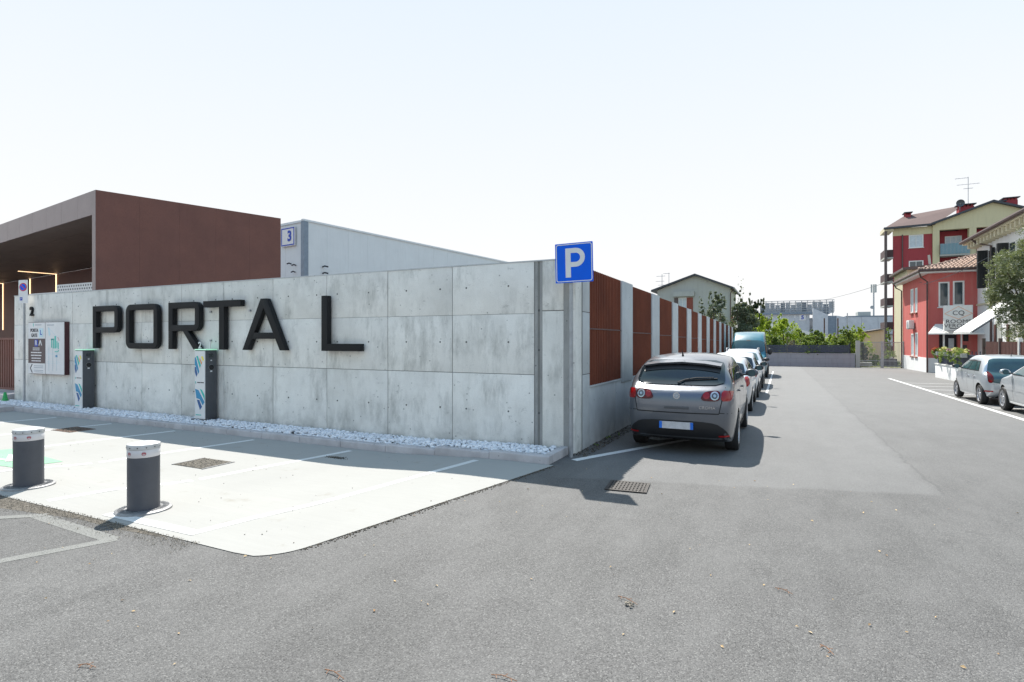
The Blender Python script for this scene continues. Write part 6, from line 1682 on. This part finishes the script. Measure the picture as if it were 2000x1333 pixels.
# weeds on the fence foot
wd = thing('weed', 'small pale green weeds along the foot of the roadside fence', 'weed', (.12, 1.6, 0)); leaves('foliage', [(0, 0, .03, .05, .06, .04, 40), (.1, .5, .02, .05, .05, .03, 30), (.02, -.7, .02, .05, .05, .03, 26)], 'leaf_green', wd, .03, .5)

# ================================================================== GREY HOUSE BEHIND THE FENCE
GY = 62.
gx = lambda u, v: onY(u, v, GY)
p_ = gx(1358, 537); r_ = gx(1433, 563); l_ = (2 * p_[0] - r_[0] - .9, r_[1]); wR_ = gx(1426, 600)[0]
gh = thing('grey_house', 'pale grey gabled house with one shuttered window above the steel fence', 'house', (p_[0], GY, -.66))
dz = .66; hw_ = wR_ - p_[0]
wl_, wr_ = gx(1325, 0)[0] - p_[0], gx(1341, 0)[0] - p_[0]; wz0, wz1 = gx(1333, 622)[1] + dz, gx(1333, 582)[1] + dz
eR = r_[1] + dz; pk = p_[1] + dz; slp = (pk - eR) / (r_[0] - p_[0])
zw = pk - slp * hw_ - .1
wallmesh(MB(), -hw_ - .6, hw_, 0, 6.0, 0, .3, [(wl_, wr_, max(.5, wz0), 6.0)]).build('wall', 'greywall', gh)
wallmesh(MB(), -hw_ - .6, hw_, 6.001, zw, 0, .3, [(wl_, wr_, 6.001, wz1)]).build('wall', 'greywall', gh)
MB().prism([(-hw_ - .6, zw + .001), (hw_, zw + .001), (0, pk - .1)], 0, .3, 'xz').build('gable', 'greywall', gh)
MB().box(-hw_ - .55, hw_ - .02, .31, 10, 0, zw - .05).build('house_body', 'greywall', gh)
window(gh, wl_, wr_, max(.5, wz0), wz1, .0, mull=1, fill='blind', fw=.07)
MB().box(wr_ + .01, wr_ + .75, -.06, -.01, wz0, wz1).build('shutter', 'shutter_red', gh); MB().box(wl_ - .5, wl_ - .01, -.06, -.01, wz0, wz1).build('shutter', 'eave', gh)
MB().box(wl_ - .6, wr_ + .9, -.35, -.002, wz1 + .15, wz1 + .75).build('window_hood', 'greywall', gh)
def rslab(a, b, mat='eavedark'): band(MB(), (a[0], -.5, a[1]), (b[0], -.5, b[1]), 11, .22).build('roof', mat, gh)
rslab((0, pk - .12), (r_[0] - p_[0], eR - .12)); rslab((l_[0] - p_[0], eR - .12), (0, pk - .12))
MB().tube([(r_[0] - p_[0] + .05, -.5, eR + .0), (r_[0] - p_[0] + .05, 10, eR)], .09, 6).build('gutter', 'steel', gh); MB().tube([(r_[0] - p_[0], -.3, eR), (hw_ + .06, -.1, eR - .6), (hw_ + .06, -.1, 0)], .06, 6).build('downpipe', 'gutter', gh)
MB().box(hw_ + .02, hw_ + .5, 1.5, 1.6, 3.5, 5.8).build('shutter', 'shutter_red', gh)

# ================================================================== FAR HALLS
FY = 135.
def fx(u, v, y=FY): return onY(u, v, y)
fh = thing('far_hall', 'distant pale exhibition hall with screened rooftop plant', 'building', (fx(1495, 0)[0], FY, -.66))
ox = fx(1495, 0)[0]; q = lambda u, v: (fx(u, v)[0] - ox, fx(u, v)[1] + .66)
a = q(1470, 612); b = q(1588, 612)
s0 = a[0]
while s0 < b[0] - 1: MB().box(s0, min(s0 + 2.96, b[0]), 0, .3, 0, q(1560, 613)[1]).build('cladding_panel', 'cladding_far', fh); s0 += 3.0
MB().box(a[0], q(1632, 0)[0], 1.2, 30, 0, q(1600, 621)[1]).build('hall_body', 'cladding_far', fh)
MB().box(a[0], b[0] + .3, -.5, .8, q(1560, 614)[1], q(1560, 610.5)[1]).build('roof_edge', 'ductblue', fh)
z0, z1 = q(1560, 609)[1], q(1560, 587)[1]; x0, x1 = q(1484, 0)[0], q(1631, 0)[0]
MB().box(x0 + .5, x1 - .5, 3.5, 14, z0 - .3, z1 - 1.6).build('rooftop_plant', 'ductblue', fh)
k = 0; x = x0
while x < x1: MB().box(x, x + .16, 1.4, 1.6, z0 - 1, z1).build('screen_post', 'steel', fh); x += 1.25
for j in range(6): z = z0 + (z1 - z0) * j / 5; MB().box(x0, x1, 1.35, 1.39, z - .07, z + .07).build('screen_rail', 'steel', fh)
mb = MB()
x = x0
while x < x1: mb.box(x, x + .05, 1.40, 1.45, z0, z1 - .2); x += .28
mb.build('screen_mesh', 'screen_dark', fh, kind='stuff')
for j in range(14): x = x0 + (x1 - x0) * j / 14; MB().box(x, x + (x1 - x0) / 14 - .12, 1.5, 1.55, z0 - .4, z1 - (.35 if j % 3 else .9)).build('screen_sheet', 'cladding_far' if j % 4 else 'screen_dark', fh)
s_ = q(1561, 626.5); w_ = (q(1574, 0)[0] - q(1561, 0)[0]); 
t = thing('hall_sign', 'small white hall number sign with a blue 5 on the distant hall', 'sign', (ox + s_[0], FY - .1, s_[1] - .66)); MB().box(0, w_, 0, .08, 0, w_).build('sign_box', 'signwhite', t); text('digit', '5', w_ * .9, 'inkblue', t, (w_ / 2, -.01, w_ / 2), bold=.05)
# side wing running toward the camera direction and long low hall to the right
h2 = thing('side_hall', 'long low pale hall with rooftop box right of the distant hall', 'building', (fx(1587, 0)[0], FY, -.66))
o2 = fx(1587, 0)[0]; q2 = lambda u, v: (fx(u, v)[0] - o2, fx(u, v)[1] + .66)
c0, c1, c2, c3 = q2(1587, 603), q2(1616, 616), q2(1650, 620.5), q2(1752, 620.5)
MB().prism([(c0[0], 0), (c1[0], 0), (c1[0], c1[1]), (c0[0], c0[1])], -2, .3, 'xz').build('wing_wall', 'cladding_far', h2)
MB().box(c1[0] + .02, c1[0] + 1.6, -1.6, .2, 0, c1[1] - .2).build('corner_column', 'ductblue', h2)
MB().prism([(c1[0] + 1.62, 0), (c2[0], 0), (c2[0], c2[1]), (c1[0] + 1.62, c1[1] - .2)], -1.9, .3, 'xz').build('wing_wall', 'cladding_far', h2)
x = c2[0] + .02
while x < c3[0]: MB().box(x, x + 2.96, -1.8, .3, 0, c2[1]).build('cladding_panel', 'cladding_far', h2); x += 3.0
MB().box(c2[0], c3[0] + 3, -1.85, 25, c2[1] + .001, c2[1] + .25).build('parapet', 'ductblue', h2)
bx_ = q2(1680, 608), q2(1706, 620); MB().box(bx_[0][0], bx_[1][0], 4, 8, bx_[1][1] - 1, bx_[0][1]).build('rooftop_box', 'greywall', h2)
# white tent roof and low white sheds
t = thing('white_marquee', 'low white marquee roof showing between the bushes and the hall', 'tent', (wpt(1530, 90)[0], wpt(1530, 90)[1], -.6))
MB().prism([(-4, 0), (6, 0), (6, 2.9), (3, 3.9), (-1, 5.0), (-4, 5.3)], 0, 8, 'xz').build('canopy', 'awning', t)
t = thing('white_shed', 'long low white shed roof behind the right end of the bushes', 'shed', (wpt(1680, 95)[0], wpt(1680, 95)[1], -.6))
MB().prism([(-7, 0), (6, 0), (6, 3.2), (-7, 3.2)], 0, 6, 'xz').build('shed_body', 'frame_white', t); MB().box(-7.3, 6.3, -.3, 6.3, 3.201, 3.45).build('roof', 'steel', t)
# cell mast
x, y = wpt(1706.5, 128); t = thing('cell_mast', 'tall thin cell phone mast with panel antennas over the low hall', 'mast', (x, y, -.6)); zt = CH + (664 - 556) / FPX * 128 + .6
MB().tube([(0, 0, 0), (0, 0, zt)], .20, 8, .14).build('mast_pole', 'steel', t)
for dx in (-.45, .0, .38): MB().box(dx - .16, dx + .16, -.25, -.1 if dx else -.05, zt - 1.9 - (0 if dx else .1), zt).build('panel_antenna', 'greywall', t)
MB().cyl((-.35, zt - 5.3), .38, -.3, -.1, 14, axis='y').build('dish', 'steel', t)
for (u, vt, lab) in ((1610, 622, 'thin dark pole standing behind the garden bushes'), (1636.5, 622, 'thin pole right of the first one behind the garden bushes'), (1655, 612, 'thin aerial pole on the low hall edge')):
    D = 58 if u < 1650 else 120; x, y = wpt(u, D); z = CH + (664 - vt) / FPX * D; t = thing('pole', lab, 'pole', (x, y, -.6)); MB().tube([(0, 0, 0), (0, 0, z + .6)], .06 if D < 100 else .1, 6).build('shaft', 'wood_brown' if D < 100 else 'steel', t)
# overhead cables
def cable(label, pts, r, sag):
    P = [Vector(p) for p in pts]; a, b = P; q_ = [a.lerp(b, i / 16) - Vector((0, 0, sag * 4 * (i / 16) * (1 - i / 16))) for i in range(17)]
    t = thing('overhead_cable', label, 'cable', tuple(a)); MB().tube([tuple(p - a) for p in q_], r, 4).build('wire', 'cable', t)
x1, y1 = wpt(1748, 60); x0, y0 = wpt(1475, 120)
cable('long drooping cable from the beige house towards the distant hall', [(x1, y1, CH + (664 - 546) / FPX * 60), (x0, y0, CH + (664 - 587) / FPX * 120)], .022, 1.6)
cable('short cable strung across the red house front to the white house', [(HX - .1, HY + 2, onX(1790, 556, HX)[1]), (14.6, 36.5, 7.2)], .02, .25)
cable('service cable crossing in front of the red house roof', [(HX - .3, HY - .2, 5.6), (14.6, 35.2, 6.9)], .018, .15)
